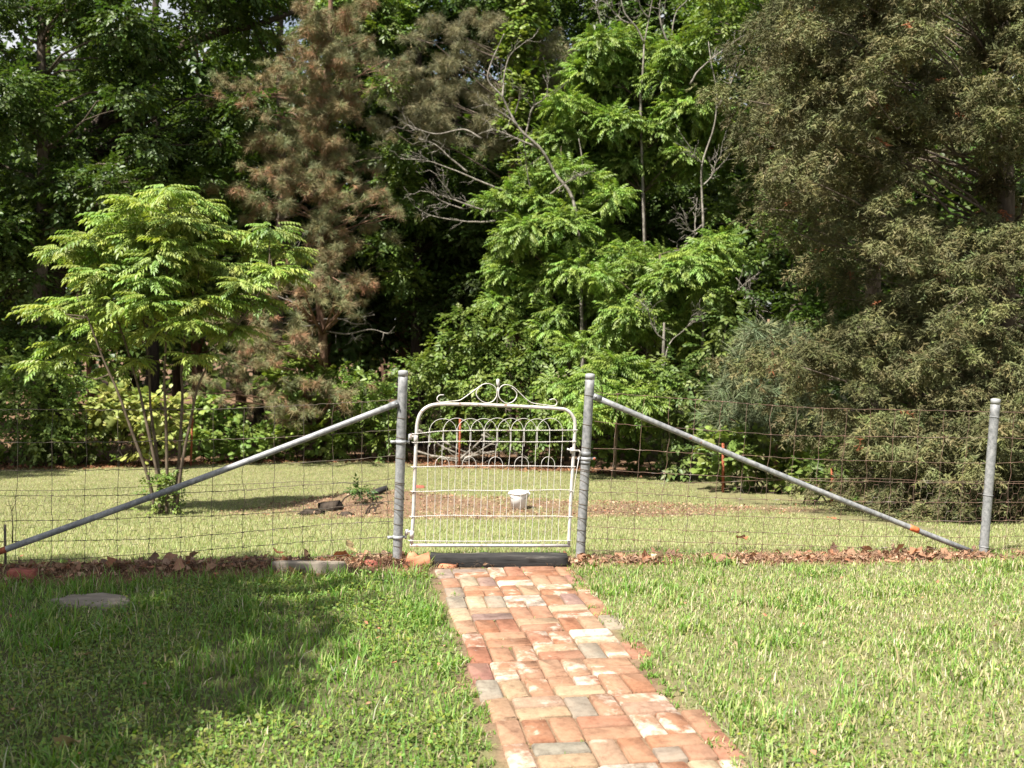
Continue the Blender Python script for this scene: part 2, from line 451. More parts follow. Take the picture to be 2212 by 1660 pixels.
def mound_mask(x, y):                # scraped brown patch on the lower lawn
    e = ((x - 0.15) / 3.8) ** 2 + ((y - 13.1) / 1.75) ** 2
    return sstep(1.15, 0.5, e + 1.1 * (fbm(x, y, 1.1, 51) - 0.5)) * sstep(0.18, 0.6, fbm(x, y, 2.6, 61, 4) + 0.14)

def forest_mask(x, y):               # pine straw under the trees
    t = tree_line(x)
    back = np.clip((x - 3.2) / 1.2, 0, 1)
    return sstep(-0.9, 0.5, y - t + 1.1 * (fbm(x, y, 0.9, 71) - 0.5) - 0.9 * back - .5 * np.clip((x - 1.2) / 1.5, 0, 1)) * (1 - back) * (1 - np.clip((x - 2.4) / .9, 0, 1) * (y < 20.5))

def path_mask(x, y, grow=0.0):
    u, v = path_uv(x, y)
    e = 0.07 * (fbm(x, y, 4.0, 81) - 0.5)
    return (u > -0.03 - grow + e) & (u < PATH_W + 0.03 + grow + e) & (v > -0.12 - grow)

def ground_colour(x, y):
    n = fbm(x, y, 3.0, 91, 4)
    turf = np.stack([0.105 + 0.10 * n, 0.105 + 0.09 * n, 0.055 + 0.04 * n], -1)
    soil = np.stack([0.16 + 0.14 * n, 0.090 + 0.08 * n, 0.058 + 0.05 * n], -1)
    dirt = np.stack([0.105 + 0.12 * n, 0.068 + 0.078 * n, 0.046 + 0.052 * n], -1)
    straw = np.stack([0.095 + 0.11 * n, 0.060 + 0.07 * n, 0.038 + 0.045 * n], -1)
    sand = np.stack([0.10 + 0.15 * n, 0.066 + 0.105 * n, 0.042 + 0.072 * n], -1)
    c = turf
    for mk, cc in ((mound_mask(x, y), dirt), (soil_mask(x, y), soil), (forest_mask(x, y), straw)):
        c = c * (1 - mk[..., None]) + cc * mk[..., None]
    u, v = path_uv(x, y)
    en = 0.12 * (fbm(x, y, 4.0, 82) - 0.5)
    pm = sstep(-0.05, -0.01, u + en) * sstep(PATH_W + 0.05, PATH_W + 0.0, u + en) * sstep(-0.35, -0.1, v)
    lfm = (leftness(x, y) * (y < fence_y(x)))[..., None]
    c = c * (1 - .35 * lfm)            # darker ground under the clover, for dark gaps between the leaves
    return c * (1 - pm[..., None]) + sand * pm[..., None]

def axis(segs):
    out = [segs[0][0]]
    for a, b, s in segs:
        out += list(np.linspace(a, b, max(1, int(round((b - a) / s))) + 1)[1:])
    return np.array(out)

gx = axis([(-160, -40, 12), (-40, -14, 1.5), (-14, -4.4, 0.3), (-4.4, 4.6, 0.055), (4.6, 14, 0.3), (14, 40, 1.5), (40, 160, 12)])
gy = axis([(-60, -6, 6), (-6, 1.5, 0.5), (1.5, 7.2, 0.055), (7.2, 11, 0.12), (11, 24, 0.22), (24, 60, 2), (60, 220, 16)])
GX, GY = np.meshgrid(gx, gy)
V = np.stack([GX, GY, ground_z(GX, GY)], -1).reshape(-1, 3)
ny, nx = GX.shape
i, j = np.meshgrid(np.arange(ny - 1), np.arange(nx - 1), indexing='ij')
q = (i * nx + j)
Q = np.stack([q, q + 1, q + nx + 1, q + nx], -1).reshape(-1, 4)
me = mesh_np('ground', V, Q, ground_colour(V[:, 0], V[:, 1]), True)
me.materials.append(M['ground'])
ground = bpy.data.objects.new('ground', me); COL.objects.link(ground); kind(ground, 'structure')

# ------------------------------------------------------------------ brick path
path = bpy.data.objects.new('brick_path', None); COL.objects.link(path)
path.location = (PATH_O[0], PATH_O[1], 0); path['_o'] = [PATH_O[0], PATH_O[1], 0.0]; kind(path, 'structure')
path['label'] = 'old brick garden path in basket weave running up to the gate'
brick_meshes = []
for k in range(10):
    rg = np.random.default_rng(500 + k)
    v, f = bbox_bevel(0.1930 + rg.normal(0, 0.003), 0.0925 + rg.normal(0, 0.002), 0.06, 0.0055, 0.0021, rg)
    m_ = mesh_np('brick', v, f); m_.materials.append(M['brick']); brick_meshes.append(m_)
half = []
for k in range(4):
    rg = np.random.default_rng(600 + k)
    v, f = bbox_bevel(0.098 + rg.normal(0, 0.003), 0.0965, 0.06, 0.004, 0.0012, rg)
    m_ = mesh_np('brick', v, f); m_.materials.append(M['brick']); half.append(m_)
rb = random.Random(4)
def lay_brick(u, v, rot, me_):
    o = bpy.data.objects.new('brick', me_); COL.objects.link(o); o.parent = path
    p = PU * u + PV * v
    x, y = PATH_O + p
    z = 0.008 + rb.uniform(-0.004, 0.004) - 0.06 + 0.010 * (float(fbm(x, y, 1.7, 7)) - 0.5)
    o.location = (p[0], p[1], z)
    o.rotation_euler = (rb.gauss(0, 0.010), rb.gauss(0, 0.010), PATH_ANG + rot + rb.gauss(0, 0.012) + (math.pi if rb.random() < 0.5 else 0))
CELL = 0.203
row = 0; v0 = 0.03
nrow = 20
for r_ in range(nrow):
    vc = v0 + (r_ + 0.5) * CELL
    drift = 0.012 * math.sin(r_ * 1.3) + rb.uniform(-0.006, 0.006)
    pat = (['V', 'H', 'V2', 'H'] if r_ % 2 == 0 else ['V', 'V2', 'H', 'V2']) + (['V'] if r_ < 3 or rb.random() < 0.25 else [])
    u = drift
    for ci, c in enumerate(pat):
        last = False
        if c == 'V':
            if not (last and rb.random() < 0.22):
                lay_brick(u + CELL / 4, vc, math.pi / 2, rb.choice(brick_meshes))
            u += CELL / 2
        elif c == 'V2':
            lay_brick(u + CELL / 4, vc, math.pi / 2, rb.choice(brick_meshes))
            lay_brick(u + 3 * CELL / 4, vc, math.pi / 2, rb.choice(brick_meshes)); u += CELL
        else:
            for s in (-1, 1):
                if rb.random() < 0.10:
                    for t in (-1, 1): lay_brick(u + CELL / 2 + t * 0.052, vc + s * CELL / 4, 0, rb.choice(half))
                else:
                    lay_brick(u + CELL / 2, vc + s * CELL / 4, 0, rb.choice(brick_meshes))
            u += CELL

# ------------------------------------------------------------------ posts, braces, wire
def vert_plane(a, b):
    d = np.array([b[0] - a[0], b[1] - a[1], 0.0]); d /= np.linalg.norm(d)
    return np.array(a), np.array([-d[1], d[0], 0.0])

PL = ground_hit(858, 1213); PR = ground_hit(1253, 1211); PE = ground_hit(2124, 1199)
LEFT0 = ground_hit(0, 1242)
POST_R = 0.0285
GP = vert_plane(PL, PR)
LP = vert_plane(LEFT0, PL)
RP = vert_plane(PR, PE)

def ring_on(p, axis_, r, rad, n=14, tilt=0.0, sides=5):
    a = np.array(axis_) / np.linalg.norm(axis_)
    u = np.cross(a, [0, 1, 0]); u /= np.linalg.norm(u); w = np.cross(a, u)
    t = np.linspace(0, 2 * math.pi, n + 1)
    return tube(np.array(p) + r * (np.cos(t)[:, None] * u + np.sin(t)[:, None] * w) + np.outer(np.sin(t + 1) * tilt, a), rad, sides, False)

def cyl(p, q, r, sides=20):
    return tube([p, q], r, sides)

def make_post(label, base_px, top_px, plane, group):
    b = on_plane(*base_px, *plane); t = on_plane(*top_px, *plane)
    ax = (t - b) / np.linalg.norm(t - b); L = np.linalg.norm(t - b)
    th = thing('fence_post', label, 'fence post', (b[0], b[1], gz(b[0], b[1])), group)
    n = 14
    pts = [b - ax * 0.15 + ax * (L + 0.148) * k / n for k in range(n + 1)]
    put('post_pipe', Bag().add(*tube(pts, POST_R, 24)), M['galv'], th, True)
    ct = t
    bag = Bag()
    prof = [(-0.022, POST_R + 0.0012), (0.008, POST_R + 0.0012), (0.0105, POST_R - 0.0015), (0.014, POST_R * 0.55), (0.015, POST_R * 0.15)]
    bag.add(*tube([ct - ax * 0.012 + ax * a for a, _ in prof], [r for _, r in prof], 24))
    put('post_cap', bag, M['galv_band'], th)
    return th, b, ax, L

posts = 'pipe fence posts'
post_l, bl, axl, Ll = make_post('grey pipe gate post left of the white gate, with two hinge clamps', (858, 1213), (871, 801), GP, posts)
post_r, br, axr, Lr = make_post('grey pipe gate post right of the white gate, with the latch strap', (1253, 1211), (1275, 808), GP, posts)
post_e, be, axe, Le = make_post('leaning grey pipe post at the right end of the wire fence', (2124, 1199), (2151, 862), RP, posts)

def tie(th, b, ax, h, tilt=0.004, mat='wire_dark', rad=0.0022):
    put('tie_wire', Bag().add(*ring_on(b + ax * h, ax, POST_R + 0.001, rad, 14, tilt)), M[mat], th, True)
for h in (0.86, 0.74, 0.615, 0.465, 0.455, 0.37, 0.30, 0.21, 0.075): tie(post_l, bl, axl, h * Ll / 1.17 + 0.02)
for h in (1.02, 0.84, 0.70, 0.565, 0.555, 0.44, 0.35, 0.265, 0.19, 0.12): tie(post_r, br, axr, h)
for h in (0.84, 0.365, 0.05): tie(post_e, be, axe, h * Le / 0.95 + 0.0, 0.002, 'galv', 0.003)
# slanting wraps of loose mesh wire round the lower part of both gate posts
def wraps(th, b, ax, hs, seed):
    rg = np.random.default_rng(seed)
    for h in hs:
        put('wrapped_wire', Bag().add(*ring_on(b + ax * h, ax, POST_R + 0.0015, 0.0013, 16, rg.uniform(0.014, 0.034), 4)), M['wire_dark'], th, True)
wraps(post_l, bl, axl, (0.43, 0.40, 0.335, 0.27), 1)
wraps(post_r, br, axr, (0.52, 0.48, 0.40, 0.32, 0.235, 0.16, 0.10), 2)

# hinge clamps on the left post
def G(x, y):      # gate drawing coordinates (enlarged detail) on the plane of the gate
    return on_plane(792.3 + 0.3038 * x, 763.5 + 0.3038 * y, GP[0], GP[1])
gn = -GP[1] if np.dot(GP[1], np.array(CAM) - GP[0]) < 0 else GP[1]     # towards the camera
gdir = (PR - PL); gdir[2] = 0; gdir /= np.linalg.norm(gdir)
def clamp(th, b, ax, h, bolt_mat, side_out=-1):
    c = b + ax * h
    put('clamp_band', Bag().add(*tube([c - ax * 0.011, c + ax * 0.011], POST_R + 0.0035, 24)), M['galv_band'], th)
    bag = Bag()
    p = c + gdir * side_out * POST_R
    bag.add(*tube([p, p + gdir * side_out * 0.034], 0.009, 8))
    put('clamp_lug', bag, M['galv_band'], th, True)
    e = p + gdir * side_out * 0.024
    put('bolt', Bag().add(*tube([e - gn * 0.016, e + gn * 0.018], 0.0075, 8)), bolt_mat, th, True)
hU = np.linalg.norm(G(238, 630) - bl); hLo = np.linalg.norm(G(220, 1308) - bl)
clamp(post_l, bl, axl, hU, M['galv_band'])
clamp(post_l, bl, axl, hLo, M['galv_band'])
for hh in (hU, hLo):
    c = bl + axl * hh
    put('hinge_pin', Bag().add(*tube([c + gdir * POST_R, c + gdir * 0.052], 0.007, 8)).add(*tube([c + gdir * 0.046 - axl * 0.012, c + gdir * 0.046 + axl * 0.045], 0.0065, 8)), M['galv_band'], post_l, True)
    # dark strip modelled as the hinge bolt's shadow on the post
    s = c - gdir * (POST_R - 0.012) + gn * (POST_R * 0.72)
    put('bolt_shadow', Bag().add(*tube([s - axl * 0.008, s - axl * 0.032 + gdir * 0.004], 0.004, 6)), M['galv_dark'], post_l, True)
hS = np.linalg.norm(G(1565, 750) - br)
clamp(post_r, br, axr, hS, M['rust'], 1)
cS = br + axr * hS
put('collar', Bag().add(*tube([cS + axr * 0.014, cS + axr * 0.045], POST_R + 0.0018, 24)).add(*tube([cS - axr * 0.034, cS - axr * 0.014], POST_R + 0.0018, 24)), M['galv_dark'], post_r)
put('strike_lug', Bag().add(*tube([cS - gdir * POST_R, cS - gdir * (POST_R + 0.026)], 0.009, 8)), M['galv'], post_r, True)

# braces
def make_brace(label, p, q, mark=None):
    d = q - p; L = np.linalg.norm(d)
    o = thing('brace_pipe', label, 'brace pipe', (q[0], q[1], q[2]), 'diagonal brace pipes of the fence')
    pts = [p + d * s - np.array([0, 0, 0.012 * math.sin(math.pi * s)]) for s in np.linspace(0, 1, 15)]
    put('pipe', Bag().add(*tube(pts, 0.0178, 16)), M['galv'], o, True)
    put('end_cup', Bag().add(*tube([p - d / L * 0.006, p + d / L * 0.045], 0.0205, 16)), M['galv_dark'], o, True)
    e = p + d / L * 0.004
    put('bolt', Bag().add(*tube([e, e + gn * 0.030], 0.006, 8)), M['galv_dark'], o, True)
    if mark:
        a, b_, mm, nm = mark
        put(nm, Bag().add(*tube([p + d * s - np.array([0, 0, 0.012 * math.sin(math.pi * s)]) for s in np.linspace(a, b_, 4)], 0.0184, 16)), M[mm], o, True)
    return o
def brace_pt(px, py, plane, off):
    return on_plane(px, py, plane[0] + gn * off, plane[1])
make_brace('galvanised brace pipe sloping down to the left from the left gate post', brace_pt(858, 872, LP, 0.012), brace_pt(-60, 1213, LP, 0.012), (0.925, 0.965, 'rust', 'rust_patch'))
make_brace('galvanised brace pipe sloping down to the right with an orange paint mark', brace_pt(1283, 857, RP, 0.012), brace_pt(2098, 1192, RP, 0.012), (0.828, 0.852, 'orange_mark', 'paint_mark'))

# woven wire
def wire_fence(label, plane, lines, stays, stay_y, conv, lean, mat, hex_top, hex_x, seed, hexmat, extra_x=None):
    rg = np.random.default_rng(seed)
    x0 = conv(stays[0], lines[0][0][1]); 
    b0 = on_plane(*conv(stays[len(stays) // 2], lines[-1][0][1]), *plane)
    th = thing('wire_fence', label, 'wire fence', (b0[0], b0[1], gz(b0[0], b0[1])), 'woven wire fencing')
    polys = []
    for ln in lines:
        xs = np.array([a for a, _ in ln], float); ys = np.array([b for _, b in ln], float)
        polys.append((xs, ys))
        n = int((xs[-1] - xs[0]) / 32) + 2
        sx = np.linspace(xs[0], xs[-1], n); sy = np.interp(sx, xs, ys) + rg.normal(0, 1.6, n)
        pts = [on_plane(*conv(a, b), *plane) + gn * rg.normal(0, 0.002) for a, b in zip(sx, sy)]
        put('line_wire', Bag().add(*tube(spline(pts, 3), 0.00165, 4, False)), M[mat], th)
    for s in stays:
        pts = []
        for (xs, ys) in polys:
            yy = np.interp(s, xs, ys)
            xx = s + lean * (yy - stay_y)
            if xs[0] - 40 <= xx <= xs[-1] + 40:
                yy = np.interp(xx, xs, ys)
                pts.append((xx + rg.normal(0, 2.5), yy))
        # kinks between the knots
        pp = []
        for k, (a, b) in enumerate(pts):
            pp.append((a, b))
            if k + 1 < len(pts):
                c, d = pts[k + 1]
                pp.append(((a + c) / 2 + rg.normal(0, 4.5), (b + d) / 2))
        pw = [on_plane(*conv(a, b), *plane) for a, b in pp]
        if len(pw) > 2:
            put('stay_wire', Bag().add(*tube(spline(pw, 3), 0.00155, 4, False)), M[mat], th)
    kb = Bag()
    for s in stays:
        for (xs, ys) in polys:
            yy = np.interp(s, xs, ys); xx = s + lean * (yy - stay_y)
            if xx < xs[0] or xx > xs[-1]: continue
            yy = np.interp(xx, xs, ys)
            p = on_plane(*conv(xx, yy), *plane); d = gdir * 0.008
            kb.add(*tube([p - d, p + d], 0.0030, 5))
    kind(put('wire_knots', kb, M[mat], th), 'stuff')
    # chicken wire in the lower half: hexagons about 5 cm wide
    a0 = on_plane(*conv(hex_x[0], hex_top[0]), *plane); a1 = on_plane(*conv(hex_x[1], hex_top[1]), *plane)
    L = np.linalg.norm((a1 - a0)[:2]); ud = np.array([(a1 - a0)[0], (a1 - a0)[1], 0]) / L
    def P(u, z):
        zz = (a0[2] + (a1[2] - a0[2]) * u / L)
        w = np.array([u + 0.010 * math.sin(7 * z + 5 * u) + 0.010 * (float(vnoise(u * 6, z * 6, seed)) - 0.5), 0, 0])
        p = a0 + ud * w[0]
        return np.array([p[0], p[1], zz - z - 0.012 * math.sin(3 * u) - 0.014 * (float(vnoise(u * 5, z * 5, seed + 3)) - 0.5)]) - gn * 0.006
    hb = Bag(); hw, hh = 0.082, 0.040
    nu = int(L / hw) + 1
    r_ = 0
    while True:
        z = r_ * hh
        top = P(0, z)
        if z > 0.62: break
        for k in range(nu):
            off = (hw / 2 if r_ % 2 else 0)
            u = k * hw + off
            # lying hexagon sides: a short twisted bar and two slants
            p1, p2 = P(u, z), P(u + hw * 0.34, z)
            p3 = P(u + hw * 0.5, z + hh)
            g = ground_z(p1[0], p1[1])
            if p3[2] < g + 0.005: continue
            hb.add(*tube([p1, p2], 0.00125, 3, False))
            q3 = P(u - hw * 0.16, z + hh)
            hb.add(*tube([p2, p3], 0.0008, 3, False)); hb.add(*tube([p1, q3], 0.0008, 3, False))
        r_ += 1
    sel = [P(u, 0.0) for u in np.linspace(0, L, 30)]
    hb.add(*tube(sel, 0.0014, 4, False))
    kind(put('chicken_wire', hb, M[hexmat], th), 'stuff')
    return th

convL = lambda x, y: (x * 0.3908, 792.0 + y * 0.3908)
convR = lambda x, y: (1224.5 + x * 0.4464, 792.3 + y * 0.4464)
linesL = [
    [(-260, 236), (95, 238), (470, 240), (1000, 240), (1347, 230), (1680, 215), (2000, 197), (2215, 182)],
    [(-260, 422), (95, 420), (655, 418), (1180, 405), (1500, 395), (1840, 375), (2210, 350)],
    [(-260, 577), (95, 575), (473, 573), (832, 570), (1178, 556), (1347, 545), (1680, 530), (2000, 510), (2205, 490)],
    [(-260, 722), (95, 716), (655, 712), (1000, 700), (1178, 692), (1347, 683), (1680, 655), (2000, 638), (2190, 618)],
    [(-260, 865), (95, 853), (473, 850), (832, 835), (1178, 825), (1347, 818), (1680, 800), (1840, 780), (2185, 745)],
    [(-260, 975), (95, 968), (473, 962), (655, 960), (1000, 945), (1340, 918), (1680, 885), (1840, 870), (2180, 855)],
    [(-260, 1085), (95, 1073), (473, 1060), (655, 1045), (1000, 1025), (1340, 998), (1680, 970), (2000, 950), (2175, 940)],
    [(-260, 1170), (95, 1150), (473, 1130), (832, 1108), (1180, 1090), (1680, 1055), (2170, 1030)],
]
staysL = [-240, -100, 95, 290, 473, 655, 832, 1007, 1178, 1347, 1517, 1680, 1843, 2000, 2150]
wire_fence('sagging woven wire fence with chicken wire, left of the gate', LP, linesL, staysL, 400, convL, -0.012, 'wire_dark', (690, 640), (-250, 2170), 3, 'wire_dark')
linesR = [
    [(135, 126), (490, 150), (750, 170), (1110, 197), (1350, 205), (2050, 218), (2420, 228)],
    [(130, 265), (360, 288), (610, 303), (860, 320), (1100, 335), (1580, 340), (2420, 350)],
    [(125, 393), (360, 405), (610, 420), (850, 430), (1220, 450), (1580, 460), (2000, 468), (2420, 460)],
    [(118, 497), (350, 512), (600, 525), (850, 535), (1100, 550), (1340, 555), (2000, 566), (2420, 566)],
    [(110, 605), (340, 612), (600, 628), (830, 640), (1200, 650), (1440, 655), (2000, 660), (2420, 652)],
    [(104, 700), (340, 708), (600, 715), (840, 724), (1300, 740), (1900, 750), (2420, 740)],
    [(100, 775), (340, 785), (590, 795), (840, 800), (1300, 820), (2000, 826), (2420, 818)],
    [(95, 832), (600, 850), (1000, 862), (1500, 878), (2000, 884), (2420, 876)],
    [(90, 888), (600, 903), (1000, 912)],
]
staysR = [230, 360, 485, 610, 740, 860, 985, 1105, 1225, 1345, 1460, 1580, 1700, 1820, 1935, 2155, 2270, 2390]
wire_fence('rusty woven wire fence with chicken wire, right of the gate', RP, linesR, staysR, 350, convR, -0.075, 'wire_rust', (555, 545), (115, 2420), 4, 'wire_rust')

# stub stake at the left edge
sb = ground_hit(12, 1232); 
st = thing('fence_stake', 'thin dark stake with a dry twig at the left edge of the fence', 'stake', sb)
put('stake', Bag().add(*tube([sb - [0, 0, 0.1], sb + [0, 0, 0.26]], 0.007, 8)), M['wire_dark'], st)
tw = [sb + [0.05, -0.02, 0.16], sb + [0.055, -0.02, 0.25], sb + [0.05, -0.02, 0.34]]
put('twig', Bag().add(*tube(tw, [0.004, 0.003, 0.002], 5)).add(*tube([tw[2], tw[2] + [-0.02, 0, 0.06]], [0.002, 0.001], 5)).add(*tube([tw[2], tw[2] + [0.03, 0, 0.07]], [0.002, 0.001], 5)), M['bark_dark'], st)

# ------------------------------------------------------------------ the gate
gb = (G(310, 1365) + G(1440, 1365)) / 2
gate = thing('garden_gate', 'white painted iron garden gate with looped wire and scroll top', 'gate', (gb[0], gb[1], gb[2]))
fr = spline([G(x, y) for x, y in [(318, 1362), (330, 1160), (340, 900), (348, 700), (354, 560), (362, 485), (384, 425), (430, 383), (500, 364), (650, 363), (800, 366), (1100, 379), (1350, 393), (1425, 408), (1466, 452), (1481, 510), (1471, 700), (1456, 950), (1443, 1200), (1436, 1364)]], 4)
put('frame', Bag().add(*tube(fr, 0.0106, 14)), M['white_iron'], gate, True)
put('bottom_rail', Bag().add(*tube([G(306, 1364), G(700, 1366), G(1100, 1367), G(1446, 1368)], 0.0102, 14)), M['white_iron'], gate, True)

def twisted(pts, rad=0.0016, pitch=0.022, amp=0.0017):
    p = spline(pts, 8)
    seg = np.linalg.norm(np.diff(p, axis=0), axis=1); s = np.concatenate([[0], np.cumsum(seg)])
    n = int(s[-1] / pitch * 6) + 2
    ss = np.linspace(0, s[-1], n)
    c = np.stack([np.interp(ss, s, p[:, k]) for k in range(3)], -1)
    t = np.gradient(c, axis=0); t /= np.linalg.norm(t, axis=1)[:, None]
    w = np.cross(t, gn); w /= np.linalg.norm(w, axis=1)[:, None]
    b = Bag()
    for ph in (0, math.pi):
        a = ss / pitch * 2 * math.pi + ph
        b.add(*tube(c + amp * (np.cos(a)[:, None] * w + np.sin(a)[:, None] * gn), rad, 4, False))
    return b
fw = gn * 0.011
for hl in ([(328, 573), (430, 562), (560, 551), (900, 547), (1200, 547), (1495, 545)], [(326, 634), (500, 628), (730, 625), (1200, 629), (1484, 625)],
           [(320, 808), (600, 801), (900, 799), (1250, 800), (1480, 805)], [(318, 982), (450, 980), (650, 972), (1000, 976), (1380, 968), (1468, 980)],
           [(312, 1161), (450, 1154), (600, 1150), (1000, 1156), (1300, 1155), (1462, 1160)], [(300, 1331), (700, 1334), (1100, 1333), (1450, 1329)]):
    put('cross_wire', twisted([G(x, y) + fw for x, y in hl]), M['white_wire'], gate)
    for e in (hl[0], hl[-1]):
        ends = Bag()
        c = G(*e) + gdir * (0.006 if e == hl[0] else -0.006)
        ends.add(*ring_on(c + np.array([0, 0, 0.0]), axl, 0.0118, 0.0018, 10, 0.002, 4))
        put('wire_wrap', ends, M['white_wire'], gate)
topx = [443, 541, 638, 735, 831, 925, 1020, 1115, 1207, 1300, 1392]
botx = [420, 515, 612, 707, 800, 888, 985, 1078, 1170, 1260, 1355]
rgw = np.random.default_rng(8)
def crimped(pts, rad=0.0017):
    p = spline(pts, 16)
    p = p + (np.sin(np.arange(len(p)) * 1.9) * 0.0006)[:, None] * gdir
    return tube(p, rad, 5, False)
for a, b_ in zip(topx, botx):
    ys = [532, 700, 800, 975, 1155, 1300, 1358]
    pts = []
    for y in ys:
        x = a + (b_ - a) * (y - 548) / (1355 - 548)
        pts.append(G(x + (rgw.normal(0, 2.0) if y not in (532,) else 0), y) + fw * 0.6)
    put('upright_wire', Bag().add(*crimped(pts)), M['white_wire'], gate)
for k in range(9):
    xa, xb = topx[k] + 4, topx[k + 2] - 3
    c = (xa + xb) / 2; h = (xb - xa) / 2; top = 462 + rgw.uniform(-4, 6)
    pts = [(xa - 3, 668 + rgw.uniform(-18, 20)), (xa, 610), (xa, 550)]
    for t in np.linspace(math.pi * 0.96, math.pi * 0.04, 11):
        pts.append((c + h * math.cos(t), 550 - (550 - top) * math.sin(t)))
    pts += [(xb, 550), (xb + 1, 575)]
    put('loop_wire', Bag().add(*tube(spline([G(x, y) + fw * 0.85 for x, y in pts], 3), 0.0016, 5, False)), M['white_wire'], gate)
for (xa, xb, ya, yb) in ((487, 585, 470, 565), (678, 776, 660, 755), (866, 965, 843, 940), (1050, 1150, 1035, 1123), (1240, 1335, 1217, 1310)):
    c = (xa + xb) / 2; h = (xb - xa) / 2
    pts = [(ya, 1356), ((xa + ya) / 2 + rgw.normal(0, 3), 1080), (xa - 2, 860), (xa, 800)]
    for t in np.linspace(math.pi * 0.95, math.pi * 0.05, 9):
        pts.append((c + h * math.cos(t), 792 - 56 * math.sin(t)))
    pts += [(xb, 800), (xb - 2, 860), ((xb + yb) / 2 + rgw.normal(0, 3), 1080), (yb, 1356)]
    put('small_loop_wire', Bag().add(*tube(spline([G(x, y) + fw * 0.4 for x, y in pts], 4), 0.0016, 5, False)), M['white_wire'], gate)

def S(x, y): return on_plane(922.0 + 0.13677 * x, 806.8 + 0.13677 * y, GP[0], GP[1])
def strap(pts, w=0.0055, th=0.0022):
    """flat iron strap bent edgewise out of the plane: width across gn, thickness in plane"""
    p = spline(pts, 5); t = np.gradient(p, axis=0); t /= np.linalg.norm(t, axis=1)[:, None]
    nn = np.cross(t, gn); nn /= np.linalg.norm(nn, axis=1)[:, None]
    n = len(p); V = np.stack([p + nn * th + gn * w, p - nn * th + gn * w, p - nn * th - gn * w, p + nn * th - gn * w], 1).reshape(-1, 3)
    T = []
    for k in range(n - 1):
        for j in range(4):
            a, b_ = k * 4 + j, k * 4 + (j + 1) % 4
            T += [[a, b_, b_ + 4], [a, b_ + 4, a + 4]]
    T += [[0, 2, 1], [0, 3, 2], [4 * n - 4, 4 * n - 3, 4 * n - 2], [4 * n - 4, 4 * n - 2, 4 * n - 1]]
    return V, np.array(T)
put('scroll', Bag().add(*strap([S(x, y) for x, y in [(270, 342), (205, 345), (168, 378), (163, 415), (190, 448), (240, 458), (350, 445), (500, 430), (570, 398), (700, 305), (800, 233), (880, 178), (960, 163), (1040, 186), (1093, 240), (1108, 310), (1093, 380), (1040, 443), (960, 468), (880, 448), (812, 392), (780, 330), (788, 275), (832, 220), (868, 196)]])), M['white_wire'], gate)
put('scroll', Bag().add(*strap([S(x, y) for x, y in [(1940, 420), (2000, 406), (2043, 430), (2055, 468), (2030, 508), (1960, 512), (1800, 490), (1660, 466), (1580, 415), (1500, 342), (1420, 262), (1350, 207), (1270, 181), (1200, 191), (1147, 240), (1132, 310), (1142, 378), (1192, 438), (1270, 476), (1350, 453), (1408, 392), (1422, 330), (1392, 275), (1342, 232)]])), M['white_wire'], gate)
f0, f1 = S(1123, 88), S(1126, 215)
fa = (f0 - f1)
put('finial', Bag().add(*tube([f1, f1 + fa * 0.12, f1 + fa * 0.35, f1 + fa * 0.62, f1 + fa * 0.9, f1 + fa * 0.99], [0.0025, 0.0062, 0.0105, 0.0108, 0.0098, 0.006], 8))
    .add(*tube([f1, S(1116, 320), S(1108, 470)], 0.0032, 6)), M['white_iron'], gate, False)
# hinge collars and latch
for y in (610, 1288):
    x = 350 if y < 1000 else 322
    bag = Bag().add(*tube([G(x - 1, y - 26), G(x - 2, y + 26)], 0.0132, 14))
    p = G(x - 38, y - 22)
    bag.add(*tube([G(x - 4, y - 14), p], 0.0075, 8)).add(*tube([p + axl * 0.012, p - axl * 0.022], 0.0105, 8))
    put('hinge_collar', bag, M['white_iron'], gate, True)
lt = Bag()
lt.add(*tube([G(1420, 678) + gn * 0.016, G(1450, 690) + gn * 0.018, G(1500, 690) + gn * 0.016], 0.0055, 8))
lt.add(*tube([G(1500, 688) + gn * 0.016, G(1514, 700) + gn * 0.012, G(1510, 730) + gn * 0.008], 0.0055, 8))
lt.add(*tube([G(1462, 672), G(1461, 712)], 0.0135, 12))
put('latch', lt, M['white_iron'], gate, True)
put('latch_rod', Bag().add(*tube([G(1508, 728) + gn * 0.010, G(1490, 830) + gn * 0.010, G(1470, 960) + gn * 0.014, G(1466, 1030) + gn * 0.014], 0.0022, 6)), M['white_wire'], gate, True)

# ------------------------------------------------------------------ timber sill and stones by the gate
def blk(c, sx, sy, sz, ang, tilt=(0, 0), b=0.008, jit=0.003, seed=1, sub=None):
    rg = np.random.default_rng(seed)
    v, f = bbox_bevel(sx, sy, sz, b, jit, rg)
    Rm = np.array(Euler((tilt[0], tilt[1], ang)).to_matrix())
    return v @ Rm.T + np.asarray(c), f
sl, sr = ground_hit(928, 1226), ground_hit(1226, 1226)
sc_ = (sl + sr) / 2
nseg = 18; rg = np.random.default_rng(77)
bag = Bag(); rings = []
sl, sr = flat(928, 1226), flat(1226, 1228); sc_ = (sl + sr) / 2
W = np.linalg.norm((sr - sl)[:2]) / 2; sdir = (sr - sl) / (2 * W)
for k in range(nseg + 1):
    s = -1 + 2 * k / nseg
    wob = rg.normal(0, 0.0015, 8)
    h = 0.066 + 0.004 * math.sin(3 * s)
    prof = [(-0.055, -0.05), (0.055, -0.05), (0.055, 0.02), (0.055, h - 0.004), (0.051, h), (-0.051, h), (-0.055, h - 0.004), (-0.056, 0.02)]
    rings.append([[sc_[0] + sdir[0] * s * W - sdir[1] * (a + wob[q_]), sc_[1] + 0.06 + sdir[1] * s * W + sdir[0] * (a + wob[q_]), 0.0 + z_ + wob[(q_ + 3) % 8]] for q_, (a, z_) in enumerate(prof)])
vv = np.array(rings).reshape(-1, 3); ff = []
